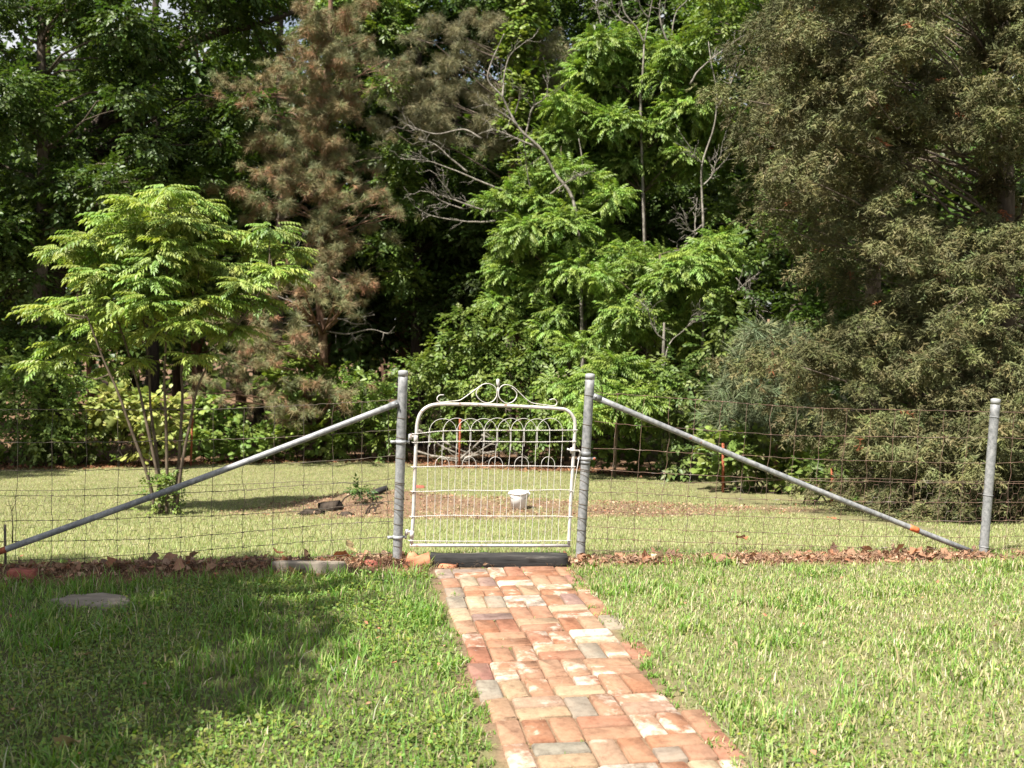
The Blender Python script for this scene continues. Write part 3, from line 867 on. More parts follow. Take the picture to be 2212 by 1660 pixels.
for k in range(nseg):
    for j in range(8):
        a, b_ = k * 8 + j, k * 8 + (j + 1) % 8
        ff += [[a, b_ + 8, b_], [a, a + 8, b_ + 8]]
for j in range(1, 7):
    ff += [[0, j, j + 1], [nseg * 8, nseg * 8 + j + 1, nseg * 8 + j]]
o = put('timber_sill', bag.add(vv, np.array(ff)), M['timber_black'])
tag(o, 'blackened timber beam lying across the path under the gate', 'timber beam')

def slab(name, outline, top, thick, mat, label, cat, seed, tilt=(0, 0), group=None, dome=0.0):
    """irregular stone: outline in metres about centre c"""
    c, pts = outline
    rg = np.random.default_rng(seed); n = len(pts)
    p = np.array(pts, float)
    rr = [(1.0, -thick), (1.02, -0.01), (0.97, -0.003), (0.75, dome * 0.6), (0.35, dome)]
    vs_ = []
    for s, z in rr:
        for a in p:
            vs_.append([a[0] * s, a[1] * s, z + rg.normal(0, 0.0025) + tilt[0] * a[0] * s + tilt[1] * a[1] * s])
    vs_.append([0, 0, dome])
    ff = []
    for k in range(len(rr) - 1):
        for j in range(n):
            a, b_ = k * n + j, k * n + (j + 1) % n
            ff += [[a, b_, b_ + n], [a, b_ + n, a + n]]
    k = (len(rr) - 1) * n
    for j in range(n): ff.append([k + j, k + (j + 1) % n, len(vs_) - 1])
    v = np.array(vs_) + np.array([c[0], c[1], top])
    o = put(name, Bag().add(v, np.array(ff)), mat)
    return tag(o, label, cat, group)

def ellipse(rx, ry, n, seed, amp=0.12, sq=1.0):
    rg = np.random.default_rng(seed); out = []
    for k in range(n):
        t = 2 * math.pi * k / n
        r = 1 + rg.uniform(-amp, amp)
        ct, sn = math.cos(t), math.sin(t)
        out.append((rx * r * math.copysign(abs(ct) ** sq, ct), ry * r * math.copysign(abs(sn) ** sq, sn)))
    return out
p = ground_hit(668, 1228)
slab('stone_slab', (p, ellipse(0.215, 0.085, 18, 3, 0.05, 0.6)), p[2] + 0.035, 0.09, M['slab'], 'pale flat stone slab edged into the soil left of the gate post', 'stone', 3, (0, -0.15))
p = ground_hit(197, 1305)
slab('stepping_stone', (p, ellipse(0.19, 0.115, 16, 6, 0.24, 0.8)), p[2] + 0.022, 0.06, M['slab'], 'flat grey stepping stone sunk in the shaded grass', 'stone', 5, (0.02, 0))
p = ground_hit(48, 1248)
o = put('brick_piece', Bag().add(*blk(p + [0, 0, -0.02], 0.15, 0.09, 0.055, 0.1, (0.1, 0.02), 0.008, 0.004, 5)), M['red_brick']); tag(o, 'broken red brick half buried at the left end of the soil bank', 'brick')
p = ground_hit(-8, 1246)
# orange stone chunk beside the sill
p = ground_hit(898, 1226)
bag = Bag()
v_, f_ = bbox_bevel(0.155, 0.095, 0.06, 0.010, 0.007, np.random.default_rng(12))
v_[:, 2] += 0.16 * v_[:, 0] * (v_[:, 2] > 0.02)
v_[:, 1] += 0.25 * v_[:, 0]
bag.add(v_ @ np.array(Euler((0.22, 0.0, 0.12)).to_matrix()).T + p + [0, 0.02, -0.012], f_)
v_, f_ = bbox_bevel(0.07, 0.06, 0.05, 0.008, 0.005, np.random.default_rng(13))
bag.add(v_ @ np.array(Euler((0.2, 0.5, -0.3)).to_matrix()).T + p + [-0.035, 0.075, 0.012], f_)
o = put('stone_chunk', bag, M['orange_stone']); tag(o, 'jagged orange stone chunk between the left gate post and the timber sill', 'stone')
p = ground_hit(966, 1224)
o = put('stone_chip', Bag().add(*blk(p + [0, 0, -0.012], 0.10, 0.06, 0.03, 0.05, (0.1, 0.05), 0.006, 0.005, 22)), M['orange_stone']); tag(o, 'small orange stone chip in front of the timber sill', 'stone')
p = ground_hit(806, 1222)
o = put('brick_piece', Bag().add(*blk(p + [0, 0, -0.02], 0.11, 0.07, 0.035, -0.2, (0.1, 0.12), 0.008, 0.005, 25)), M['red_brick']); tag(o, 'dull red brick fragment in grass just left of the gate post', 'brick')

# ------------------------------------------------------------------ things out on the lower lawn
# white bucket
pb = ground_hit(1121, 1099); pb[2] += 0.01
bk = thing('bucket', 'white plastic bucket standing on the brown earth patch', 'bucket', pb)
s = pb[1] / F
rt, rbm, hb_ = 20.5 * s, 17.5 * s, 36 * s
n = 24
def lathe(prof, c, n=24):
    V = []; 
    for r_, z in prof:
        for k in range(n):
            t = 2 * math.pi * k / n; V.append([c[0] + r_ * math.cos(t), c[1] + r_ * math.sin(t), c[2] + z])
    T = []
    for i_ in range(len(prof) - 1):
        for k in range(n):
            a, b_ = i_ * n + k, i_ * n + (k + 1) % n
            T += [[a, b_, b_ + n], [a, b_ + n, a + n]]
    return np.array(V), np.array(T)
put('tub', Bag().add(*lathe([(0.001, 0.005), (rbm, 0.004), (rt * 0.93, hb_ * 0.78), (rt * 0.95, hb_ * 0.95), (rt * 0.90, hb_ * 0.95), (rbm * 0.93, 0.02), (0.001, 0.02)], pb)), M['white_plastic'], bk, True)
put('rim', Bag().add(*lathe([(rt * 0.955, hb_ * 0.84), (rt * 1.0, hb_ * 0.85), (rt * 1.01, hb_ * 1.0), (rt * 0.93, hb_ * 1.01), (rt * 0.91, hb_ * 0.9)], pb)), M['white_plastic'], bk, True)
for sgn in (-1, 1):
    e = pb + [sgn * rt * 1.04, 0, hb_ * 0.86]
    put('handle_lug', Bag().add(*tube([e, e + [sgn * 0.012, 0, 0]], 0.02, 8)), M['white_plastic'], bk, True)
hp = [pb + [rt * 1.05 * math.cos(t), -rt * 0.85 * math.sin(t), hb_ * (0.86 - 0.30 * math.sin(t))] for t in np.linspace(0, math.pi, 12)]
put('bail_handle', Bag().add(*tube(hp, 0.004, 5)), M['galv'], bk, True)

# ------------------------------------------------------------------ leaf templates: x along the stem, z up
def leaf_quad(base, d, up, L, W, fold=0.25, droop=0.15):
    d = np.array(d, float); d /= np.linalg.norm(d)
    s = np.cross(up, d); s /= np.linalg.norm(s); n = np.cross(d, s)
    b = np.array(base, float)
    m = b + d * L * 0.42
    v = np.array([b, m + s * W / 2 + n * W * fold, b + d * L - n * L * droop, m - s * W / 2 + n * W * fold])
    return v, np.array([[0, 2, 1], [0, 3, 2]])

def T_frond(pairs=7, lf=0.30, wf=0.10, arch=0.35, seed=0):
    rg = np.random.default_rng(seed); b = Bag()
    for k in range(pairs):
        x = 0.16 + 0.80 * k / (pairs - 1); z = -arch * x * x
        for sgn in (-1, 1):
            d = (0.55 + 0.3 * x, sgn * 0.8, -0.35 - 0.3 * rg.random())
            L = lf * (1.05 - 0.45 * abs(x - 0.45)) * rg.uniform(0.85, 1.15)
            b.add(*leaf_quad((x, 0, z), d, (0.1 * rg.normal(), 0, 1), L, L * wf / lf, 0.2, 0.18))
    b.add(*leaf_quad((0.97, 0, -arch), (1, 0, -0.7), (0, 0, 1), lf, wf))
    # rachis
    t = np.linspace(0, 1, 4); w = 0.010
    v = np.concatenate([np.stack([t, w * np.ones(4), -arch * t * t], -1), np.stack([t, -w * np.ones(4), -arch * t * t], -1)])
    b.add(v, [[0, 1, 5], [0, 5, 4], [1, 2, 6], [1, 6, 5], [2, 3, 7], [2, 7, 6]])
    v, f, _ = b.data(); return v, f

def T_sprig(n=7, L=0.36, W=0.20, seed=0, droop=0.2):
    rg = np.random.default_rng(seed); b = Bag()
    for k in range(n):
        x = 0.1 + 0.8 * k / (n - 1); a = (k % 2 * 2 - 1) * rg.uniform(0.5, 1.2) if k < n - 1 else rg.normal(0, 0.2)
        d = (math.cos(a), math.sin(a), rg.uniform(-0.5, 0.15))
        up = (rg.normal(0, 0.3), rg.normal(0, 0.3), 1)
        l = L * rg.uniform(0.75, 1.2)
        b.add(*leaf_quad((x, 0, -droop * x * x), d, up, l, l * W / L, 0.15, 0.15))
    v, f, _ = b.data(); return v, f

def T_round(n=6, seed=0):
    """broad vine leaves, five-sided"""
    rg = np.random.default_rng(seed); b = Bag()
    for k in range(n):
        c = np.array([rg.uniform(0, 1), rg.normal(0, 0.25), rg.normal(0, 0.12)]); r = rg.uniform(0.13, 0.21)
        nrm = np.array([rg.normal(0, 0.45), rg.normal(0, 0.45), 1]); nrm /= np.linalg.norm(nrm)
        u = np.cross(nrm, [0, 1, 0.1]); u /= np.linalg.norm(u); w = np.cross(nrm, u)
        pts = [c] + [c + r * (1.0 if q_ else 1.35) * (math.cos(t) * u + math.sin(t) * w) - nrm * r * 0.25 for q_, t in enumerate(np.arange(6) * math.pi / 3)]
        b.add(np.array(pts), [[0, q_ + 1, (q_ + 1) % 6 + 1] for q_ in range(6)])
    v, f, _ = b.data(); return v, f

def T_pine(n=15, seed=0, spread=1.0):
    rg = np.random.default_rng(seed); b = Bag()
    for k in range(n):
        th = rg.uniform(0, 2 * math.pi); ph = rg.uniform(0.15, 1.35) * spread
        d = np.array([math.cos(ph), math.sin(ph) * math.cos(th), math.sin(ph) * math.sin(th)])
        d[2] -= 0.15; base = np.array([rg.uniform(-0.35, 0.2), 0, 0])
        L = rg.uniform(0.6, 1.0); s = np.cross(d, rg.normal(0, 1, 3)); s /= np.linalg.norm(s); w = 0.024
        b.add(np.array([base - s * w, base + s * w, base + d * L - np.array([0, 0, .06])]), [[0, 1, 2]])
    v, f, _ = b.data(); return v, f

def T_cedar(n=5, seed=0):
    """feathery spray: a stem with forked scale-leaf twigs"""
    rg = np.random.default_rng(seed); b = Bag()
    def sliver(p, d, L, w):
        d = d / np.linalg.norm(d); s = np.cross(d, rg.normal(0, 1, 3)); s /= np.linalg.norm(s)
        b.add(np.array([p - s * w * 0.5, p + s * w, p + d * L]), [[0, 1, 2]])
    for k in range(n):
        x = k / n; p = np.array([x, 0, -0.25 * x * x])
        for sgn in (-1, 1):
            d = np.array([rg.uniform(.3, .9), sgn * rg.uniform(0.3, 1.0), rg.uniform(-0.9, 0.7)])
            L = (0.55 - 0.2 * x) * rg.uniform(0.6, 1.2)
            sliver(p, d, L, 0.068)
            sliver(p + d / np.linalg.norm(d) * L * 0.4, d + rg.normal(0, 0.8, 3), L * 0.5, 0.052)
    sliver(np.array([0, 0, 0.]), np.array([1, 0, -0.2]), 1.1, 0.03)
    v, f, _ = b.data(); return v, f

def nrmz(a): return a / (np.linalg.norm(a, axis=-1, keepdims=True) + 1e-9)

def scatter(templates, pos, d, up, scale, col, bag, rg, jitter=0.12):
    """copies of leaf templates merged into one mesh"""
    pick = rg.integers(0, len(templates), len(pos))
    X = nrmz(d); Y_ = nrmz(np.cross(up, X)); Z = np.cross(X, Y_)
    for k, (tv, tf) in enumerate(templates):
        s = np.where(pick == k)[0]
        if not len(s): continue
        v = (tv[None, :, 0, None] * X[s][:, None] + tv[None, :, 1, None] * Y_[s][:, None] + tv[None, :, 2, None] * Z[s][:, None]) * scale[s][:, None, None] + pos[s][:, None]
        nv = len(tv)
        f = tf[None] + (np.arange(len(s)) * nv)[:, None, None]
        c = np.repeat(col[s][:, None], nv, 1)
        nl = max(1, nv // 4)
        lv = np.repeat(rg.uniform(1 - jitter, 1 + jitter, (len(s), nl)), 4, 1)
        lv = np.concatenate([lv, np.ones((len(s), max(0, nv - lv.shape[1])))], 1)[:, :nv]
        bag.add(v.reshape(-1, 3), f.reshape(-1, 3), (c * lv[..., None]).reshape(-1, 3))

FR = [T_frond(7, 0.27, 0.10, 0.24, k) for k in range(4)]
FRC = [T_frond(5, 0.40, 0.15, 0.30, 40 + k) for k in range(5)]
FRB = [T_frond(5, 0.36, 0.14, 0.35, 10 + k) for k in range(4)]
SP = [T_sprig(7, 0.36, 0.21, k) for k in range(5)]
SPB = [T_sprig(5, 0.45, 0.27, 20 + k) for k in range(5)]
RO = [T_round(6, k) for k in range(4)]
PI = [T_pine(15, k) for k in range(5)]
CE = [T_cedar(5, k) for k in range(6)]

def blob_points(c, r, n, rg, top=0.35, inner=0.55):
    """points, outward normals on the shell of an ellipsoid clump, more on its upper side"""
    dv = rg.normal(0, 1, (n, 3)); dv[:, 2] += top; dv = nrmz(dv)
    rad = rg.uniform(inner, 1.0, (n, 1)) ** 0.7
    return np.asarray(c) + dv * rad * np.asarray(r), dv

def vary(base, n, rg, v=0.22, h=0.12):
    b = np.asarray(base, float)
    c = np.repeat(b[None], n, 0) * rg.uniform(1 - v, 1 + v, (n, 1))
    c[:, 0] *= rg.uniform(1 - h, 1 + h * 1.6, n); c[:, 2] *= rg.uniform(1 - h, 1 + h, n)
    return c

# leaf colours (diffuse)
C_SAP = (0.195, 0.275, 0.060)
C_CHINA = (0.165, 0.250, 0.052)
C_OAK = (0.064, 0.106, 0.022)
C_VINE = (0.155, 0.220, 0.044)
C_SHRUB = (0.135, 0.200, 0.044)
C_PINE_G = (0.185, 0.198, 0.095)
C_PINE_B = (0.300, 0.175, 0.105)
C_CEDAR = (0.104, 0.124, 0.044)
C_CEDAR2 = (0.118, 0.104, 0.052)

def limb_path(a, b, rg, sag=0.0, k=5, wob=0.04):
    a = np.asarray(a, float); b = np.asarray(b, float); L = np.linalg.norm(b - a)
    t = np.linspace(0, 1, k)[:, None]
    p = a + (b - a) * t
    p[:, 2] += sag * L * np.sin(np.pi * t[:, 0])
    p[1:-1] += rg.normal(0, wob * L, (k - 2, 3))
    return p

def build_tree(name, label, cat, base, trunk, clumps, templ, scale, col, mat_l, mat_b, seed, group=None, per=60, droop=0.15, r0=0.12, r1=0.03, top=0.35, limbs=True, inner=0.55, colfn=None, flatten=0.35, limb_r=0.25, twigs=0, limb_frac=1.0, tilt=0.0):
    """trunk: polyline; clumps: list of (centre, radii, n or None)"""
    rg = np.random.default_rng(seed)
    th = thing(name, label, cat, base, group)
    tp = spline(trunk, 4)
    put('trunk', Bag().add(*tube(tp, np.linspace(r0, r1, len(tp)), 9)), mat_b, th, True)
    if limbs:
        lb = Bag()
        for (c, r, n) in clumps:
            c = np.asarray(c)
            if limb_frac < 1 and rg.random() > limb_frac: continue
            # leave the trunk a little below the clump
            i_ = int(np.argmin(np.abs(tp[:, 2] - (c[2] - 0.35 * np.linalg.norm(c[:2] - tp[len(tp) // 2, :2]) - 0.2 * np.mean(r)))))
            i_ = min(max(i_, 1), len(tp) - 1)
            rr = np.linspace(r0, r1, len(tp))[i_] * limb_r + 0.006
            pth = limb_path(tp[i_], c, rg, 0.06)
            lb.add(*tube(pth, np.linspace(rr, 0.005, len(pth)), 5))
            for q_ in range(twigs):
                e = c + rg.normal(0, 0.55, 3) * np.asarray(r)
                s_ = pth[rg.integers(2, len(pth))]
                pt = limb_path(s_, e, rg, 0.0, 4)
                lb.add(*tube(pt, np.linspace(rr * 0.4, 0.003, 4), 4))
        put('branches', lb, mat_b, th, True)
    bag = Bag()
    for (c, r, n) in clumps:
        r = np.asarray(r, float)
        n = n or int(per * (r[0] * r[1] + r[0] * r[2] + r[1] * r[2]) / 3 / 0.25)
        p, dv = blob_points(c, r, n, rg, top, inner)
        if tilt:
            tt = rg.normal(0, tilt, 2); p[:, 2] += (p[:, 0] - c[0]) * tt[0] + (p[:, 1] - c[1]) * tt[1]
        d = dv * np.array([1, 1, flatten]) + rg.normal(0, 0.35, (n, 3)); d[:, 2] -= droop
        up = np.array([0, 0, 1.0]) + dv * 0.5 + rg.normal(0, 0.25, (n, 3))
        cc = vary(col, n, rg)
        cc *= rg.uniform(0.82, 1.15)
        if colfn is not None: cc = colfn(cc, p, dv, c, r, rg)
        scatter(templ, p, d, up, scale * rg.uniform(0.75, 1.25, n), cc, bag, rg)
    put('foliage', bag, mat_l, th)
    return th

def clump_px(px, py, Y, rpx, flat_=0.6, depth=1.0, n=None):
    c = at(px, py, Y); r = rpx * Y / F
    return (c, (r, r * depth, r * flat_), n)

def foot(px, Y):
    x = at(px, 900, Y)[0]
    return np.array([x, Y, gz(x, Y)])
SHADE = [(-1.45, 5.0, .5), (-1.9, 4.7, .75), (-2.7, 4.9, .75), (-1.35, 4.2, .55), (-2.0, 3.8, .7), (-2.9, 3.9, .8), (-1.5, 3.4, .5), (-1.7, 5.4, .5), (-2.6, 5.5, .6), (-3.4, 4.8, .8), (-1.35, 5.45, .35), (-2.3, 3.25, .6), (-1.75, 3.6, .45), (-2.6, 4.4, .5)]

# ------------------------------------------------------------------ the young tree on the lower lawn
sp0 = ground_hit(360, 1113)
YS = sp0[1]
rg = np.random.default_rng(21)
sap = thing('young_tree', 'bright green multi-stemmed young tree standing alone on the lower lawn', 'tree', sp0)
stems = [[(338, 1112), (322, 1038), (283, 927), (254, 846), (221, 771), (189, 686), (165, 640)],
         [(345, 1114), (342, 1038), (312, 894), (299, 836), (270, 738), (247, 667), (235, 580)],
         [(352, 1114), (338, 976), (325, 878), (322, 790), (310, 690), (300, 560)],
         [(360, 1116), (361, 1025), (358, 894), (355, 823), (360, 700), (362, 560), (365, 450)],
         [(371, 1115), (384, 1025), (394, 862), (392, 797), (405, 690), (430, 590), (450, 520)],
         [(379, 1112), (392, 1010), (413, 904), (430, 829), (470, 760), (530, 680), (580, 600)]]
dy = [-0.15, 0.25, 0.5, -0.05, 0.3, 0.0]
tips = []
for s_, o_ in zip(stems, dy):
    n = len(s_)
    pts = [at(a, b, YS + o_ * k / n * 2.0) for k, (a, b) in enumerate(s_)]
    pts[0][2] = gz(pts[0][0], pts[0][1]) - 0.05
    pp = spline(pts, 4)
    put('stem', Bag().add(*tube(pp, np.linspace(0.024, 0.007, len(pp)), 7)), M['sap_bark'], sap, True)
    tips.append(pp)
pads = [(360, 412, 34), (300, 432, 40), (420, 436, 42), (240, 470, 42), (340, 475, 50), (182, 502, 40), (270, 520, 50), (450, 478, 44), (130, 532, 36), (210, 548, 48), (330, 548, 52), (410, 528, 50), (492, 502, 40),
        (602, 492, 34), (560, 530, 44), (640, 540, 34), (500, 572, 46), (380, 600, 54), (280, 596, 52), (190, 585, 46), (145, 640, 42), (98, 664, 34), (230, 655, 50), (320, 645, 50), (440, 640, 48), (530, 612, 46), (600, 575, 40),
        (560, 648, 40), (112, 742, 34), (80, 768, 26), (170, 742, 42), (250, 722, 46), (330, 716, 44), (400, 690, 46), (480, 700, 40), (215, 790, 30), (300, 780, 24), (430, 760, 26), (640, 590, 26), (390, 470, 30), (480, 640, 40), (380, 660, 44), (280, 660, 44), (180, 690, 36), (300, 500, 40), (360, 520, 46), (240, 600, 46), (430, 570, 46), (330, 600, 46)]
lb = Bag(); bag = Bag()
allt = np.concatenate(tips)
for k, (px, py, rp) in enumerate(pads):
    px = 352 + (px - 352) * 0.93; py = py + 6; rp *= 0.9; pc_col = np.array(C_SAP) * rg.uniform(.88, 1.12) * np.array([rg.uniform(.92, 1.08), 1, rg.uniform(.9, 1.15)])
    core = 1 - abs(px - 355) / 330
    for dup in range(3 if core > .6 and py < 660 else 2 if core > 0.25 and py < 720 else 1):
        Yc = YS + 0.2 + rg.uniform(-1.0, 1.2) * max(0.25, core)
        c = at(px + rg.normal(0, 8), py + rg.normal(0, 6), Yc); r = rp * YS / F
        dd = np.linalg.norm((allt - c) * np.array([1, 1, 1.0]), axis=1) + np.where(allt[:, 2] > c[2] - 0.05, 5, 0)
        a = allt[int(np.argmin(dd))]
        lb.add(*tube(limb_path(a, c, rg, -0.05, 5, 0.03), np.linspace(0.008, 0.003, 5), 4))
        n = int((18 + rp * 0.5) * rg.uniform(.7, 1.15))
        th_ = rg.uniform(0, 2 * math.pi, n)
        d = np.stack([np.cos(th_), np.sin(th_), rg.uniform(-0.25, 0.35, n)], -1)
        d[:, 0] += 0.35 * np.sign(px - 355) * min(1, abs(px - 355) / 200)
        d[:, 2] -= 0.10 * rg.random(n)
        pos = c + d * r * rg.uniform(0.05, 0.60, (n, 1)) + np.stack([np.zeros(n), np.zeros(n), rg.uniform(-0.5, 0.5, n) * r * 0.42], -1)
        up = np.array([0, 0, 1.0]) + rg.normal(0, 0.2, (n, 3))
        cc = vary(pc_col, n, rg, 0.25, 0.15)
        scatter(FR + FRC[:2], pos, d, up, rg.uniform(0.15, 0.33, n), cc, bag, rg, 0.2)
put('branches', lb, M['sap_bark'], sap, True)
put('foliage', bag, M['leaf'], sap)
bag = Bag(); n = 120                                   # leafy suckers round the foot
pos = np.stack([sp0[0] + rg.normal(0, 0.11, n), sp0[1] + rg.normal(0, 0.12, n), np.zeros(n)], -1)
pos[:, 2] = ground_z(pos[:, 0], pos[:, 1]) + rg.uniform(0.02, 0.55, n)
scatter(SP, pos, rg.normal(0, 1, (n, 3)) * [1, 1, 0.5], np.array([0, 0, 1.]) + rg.normal(0, .3, (n, 3)), rg.uniform(0.12, 0.2, n), vary(C_SHRUB, n, rg), bag, rg)
put('suckers', bag, M['leaf'], sap)

# ------------------------------------------------------------------ conifers
def pine_col(cc, p, dv, c, r, rg):
    t = np.clip(-0.22 - 0.35 * dv[:, 2] + rg.normal(0, 0.25, len(p)) + 0.9 * rg.random(), 0, 1)[:, None]
    return cc * (1 - t) + vary(C_PINE_B, len(p), rg, 0.3) * t

YP = 24.2
pa = [(705, 30, 60), (700, 70, 60), (650, 130, 60), (745, 110, 60), (800, 165, 50), (560, 188, 58), (625, 172, 62), (540, 215, 40), (700, 200, 65), (772, 222, 55), (600, 255, 58), (655, 262, 60), (725, 285, 60), (556, 322, 50), (610, 335, 56), (668, 360, 60), (500, 402, 48), (565, 412, 58), (640, 425, 60), (705, 405, 50),
      (815, 448, 52), (745, 448, 58), (580, 452, 48), (690, 560, 55), (700, 515, 40), (640, 622, 46), (560, 648, 40), (700, 620, 36), (552, 722, 52), (620, 694, 46), (530, 772, 50), (602, 758, 46), (502, 832, 50), (570, 852, 40), (700, 832, 44), (655, 885, 40), (740, 850, 30), (610, 890, 34), (760, 640, 34), (850, 460, 26)]
cl = []
for a, b, r in pa:
    for q_ in range(11):
        cl.append(clump_px(a + rng.normal(0, 0.85 * r), b + rng.normal(0, 0.5 * r), YP + rng.uniform(-1.5, 0.9), r * rng.uniform(.16, .36), rng.uniform(.35, .6), 1.0))
for yy in range(10, 620, 20):
    cl.append(clump_px(702 + rng.normal(0, 26), yy, YP - rng.uniform(.3, 1.0), rng.uniform(20, 32), .6))
for a, b, r in pa:
    if b > 600:
        for q_ in range(6): cl.append(clump_px(a + rng.normal(0, 0.9 * r), b + rng.normal(0, 0.45 * r), YP - 2.6 + rng.uniform(-.4, .5), r * rng.uniform(.2, .4), .45))
fb = foot(690, YP)
trunk = [fb - [0, 0, 0.1], at(698, 760, YP), at(690, 640, YP), at(694, 480, YP), at(700, 300, YP), at(712, 100, YP), at(715, -80, YP)]
pine = build_tree('pine_tree', 'tall browning pine with rusty needles left of the gate', 'tree', fb, trunk, cl, PI, 0.19, C_PINE_G, M['needle'], M['bark_pine'], 31, None, 330, 0.1, 0.125, 0.05, 0.5, colfn=pine_col, twigs=1, inner=.1, limb_frac=.3, flatten=.6, tilt=.5)
db = Bag(); rg = np.random.default_rng(33)
for pl in ([(700, 690), (740, 690), (785, 685), (810, 680)], [(740, 690), (765, 700), (790, 700)], [(702, 715), (750, 722), (800, 712), (838, 722)], [(760, 722), (765, 735)], [(690, 470), (660, 500), (640, 540)], [(700, 600), (740, 590), (790, 612)], [(690, 700), (660, 705), (620, 700)], [(695, 740), (670, 780), (640, 820)], [(700, 640), (740, 630), (770, 645)], [(690, 800), (700, 840), (740, 870)], [(650, 700), (640, 660), (600, 640)]):
    pts = spline([at(a, b, YP - 0.3 - 0.4 * k / 3 + rg.normal(0, .05)) for k, (a, b) in enumerate(pl)], 4)
    db.add(*tube(pts, np.linspace(0.022, 0.006, len(pts)), 5))
    for q_ in range(7):
        p = pts[rg.integers(2, len(pts))]; e = p + rg.normal(0, 0.16, 3) + [0.05, 0, -0.03]
        db.add(*tube(limb_path(p, e, rg, 0, 4, .08), np.linspace(0.007, 0.002, 4), 4))
put('dead_branches', db, M['dead_wood'], pine, True)

YQ = 26.0
pb_ = [(905, 215, 60), (960, 245, 62), (872, 262, 50), (1000, 112, 55), (930, 70, 55), (1150, 130, 50), (1190, 100, 45), (1185, 242, 52), (1250, 322, 50), (1120, 255, 50), (1040, 260, 55), (990, 300, 48), (1235, 260, 40), (880, 150, 50), (1060, 60, 45), (820, 310, 40), (1330, 300, 34), (1210, 150, 50), (1080, 200, 50), (1150, 190, 50), (1220, 200, 45), (1180, 300, 50), (1080, 310, 45), (1290, 240, 36), (1010, 200, 45)]
cl = []
for a, b, r in pb_:
    for q_ in range(6):
        cl.append(clump_px(a + rng.normal(0, 0.75 * r), b + rng.normal(0, 0.35 * r), YQ + rng.uniform(-1, 1), r * rng.uniform(.35, .65), .45))
fb = foot(1100, YQ)
trunk = [fb - [0, 0, .1], at(1104, 600, YQ), at(1108, 400, YQ), at(1118, 200, YQ), at(1130, 0, YQ), at(1135, -150, YQ)]
build_tree('pine_tree', 'thin olive-needled pine in the middle of the woods, its branches half bare', 'tree', fb, trunk, cl, PI, 0.20, (0.175, 0.175, 0.092), M['needle'], M['bark'], 41, None, 230, 0.05, 0.11, 0.05, 0.5, colfn=lambda cc, p, dv, c, r, rg: cc * .9 + vary((0.19, 0.14, 0.09), len(p), rg) * .1, twigs=2, limb_r=0.3, limb_frac=.25, inner=.2, tilt=.5)

YR = 17.0
pc_ = [(1640, 735, 46), (1700, 750, 50), (1610, 790, 44), (1665, 800, 52), (1725, 815, 50), (1580, 850, 44), (1640, 860, 50), (1700, 870, 48), (1555, 905, 40), (1620, 920, 46), (1690, 925, 46), (1745, 880, 40), (1760, 935, 36)]
cl = [clump_px(a, b, YR + rng.uniform(-.7, .6), r, 0.8) for a, b, r in pc_]
fb = foot(1680, YR)
build_tree('pine_sapling', 'soft grey-green young pine with long needles between the woods and the cedar', 'tree', fb, [fb - [0, 0, .05], at(1678, 880, YR), at(1670, 780, YR), at(1660, 690, YR)], cl, PI, 0.32, (0.125, 0.155, 0.080), M['needle'], M['bark_pine'], 43, None, 120, 0.0, 0.05, 0.02, 0.5, limb_r=0.35)

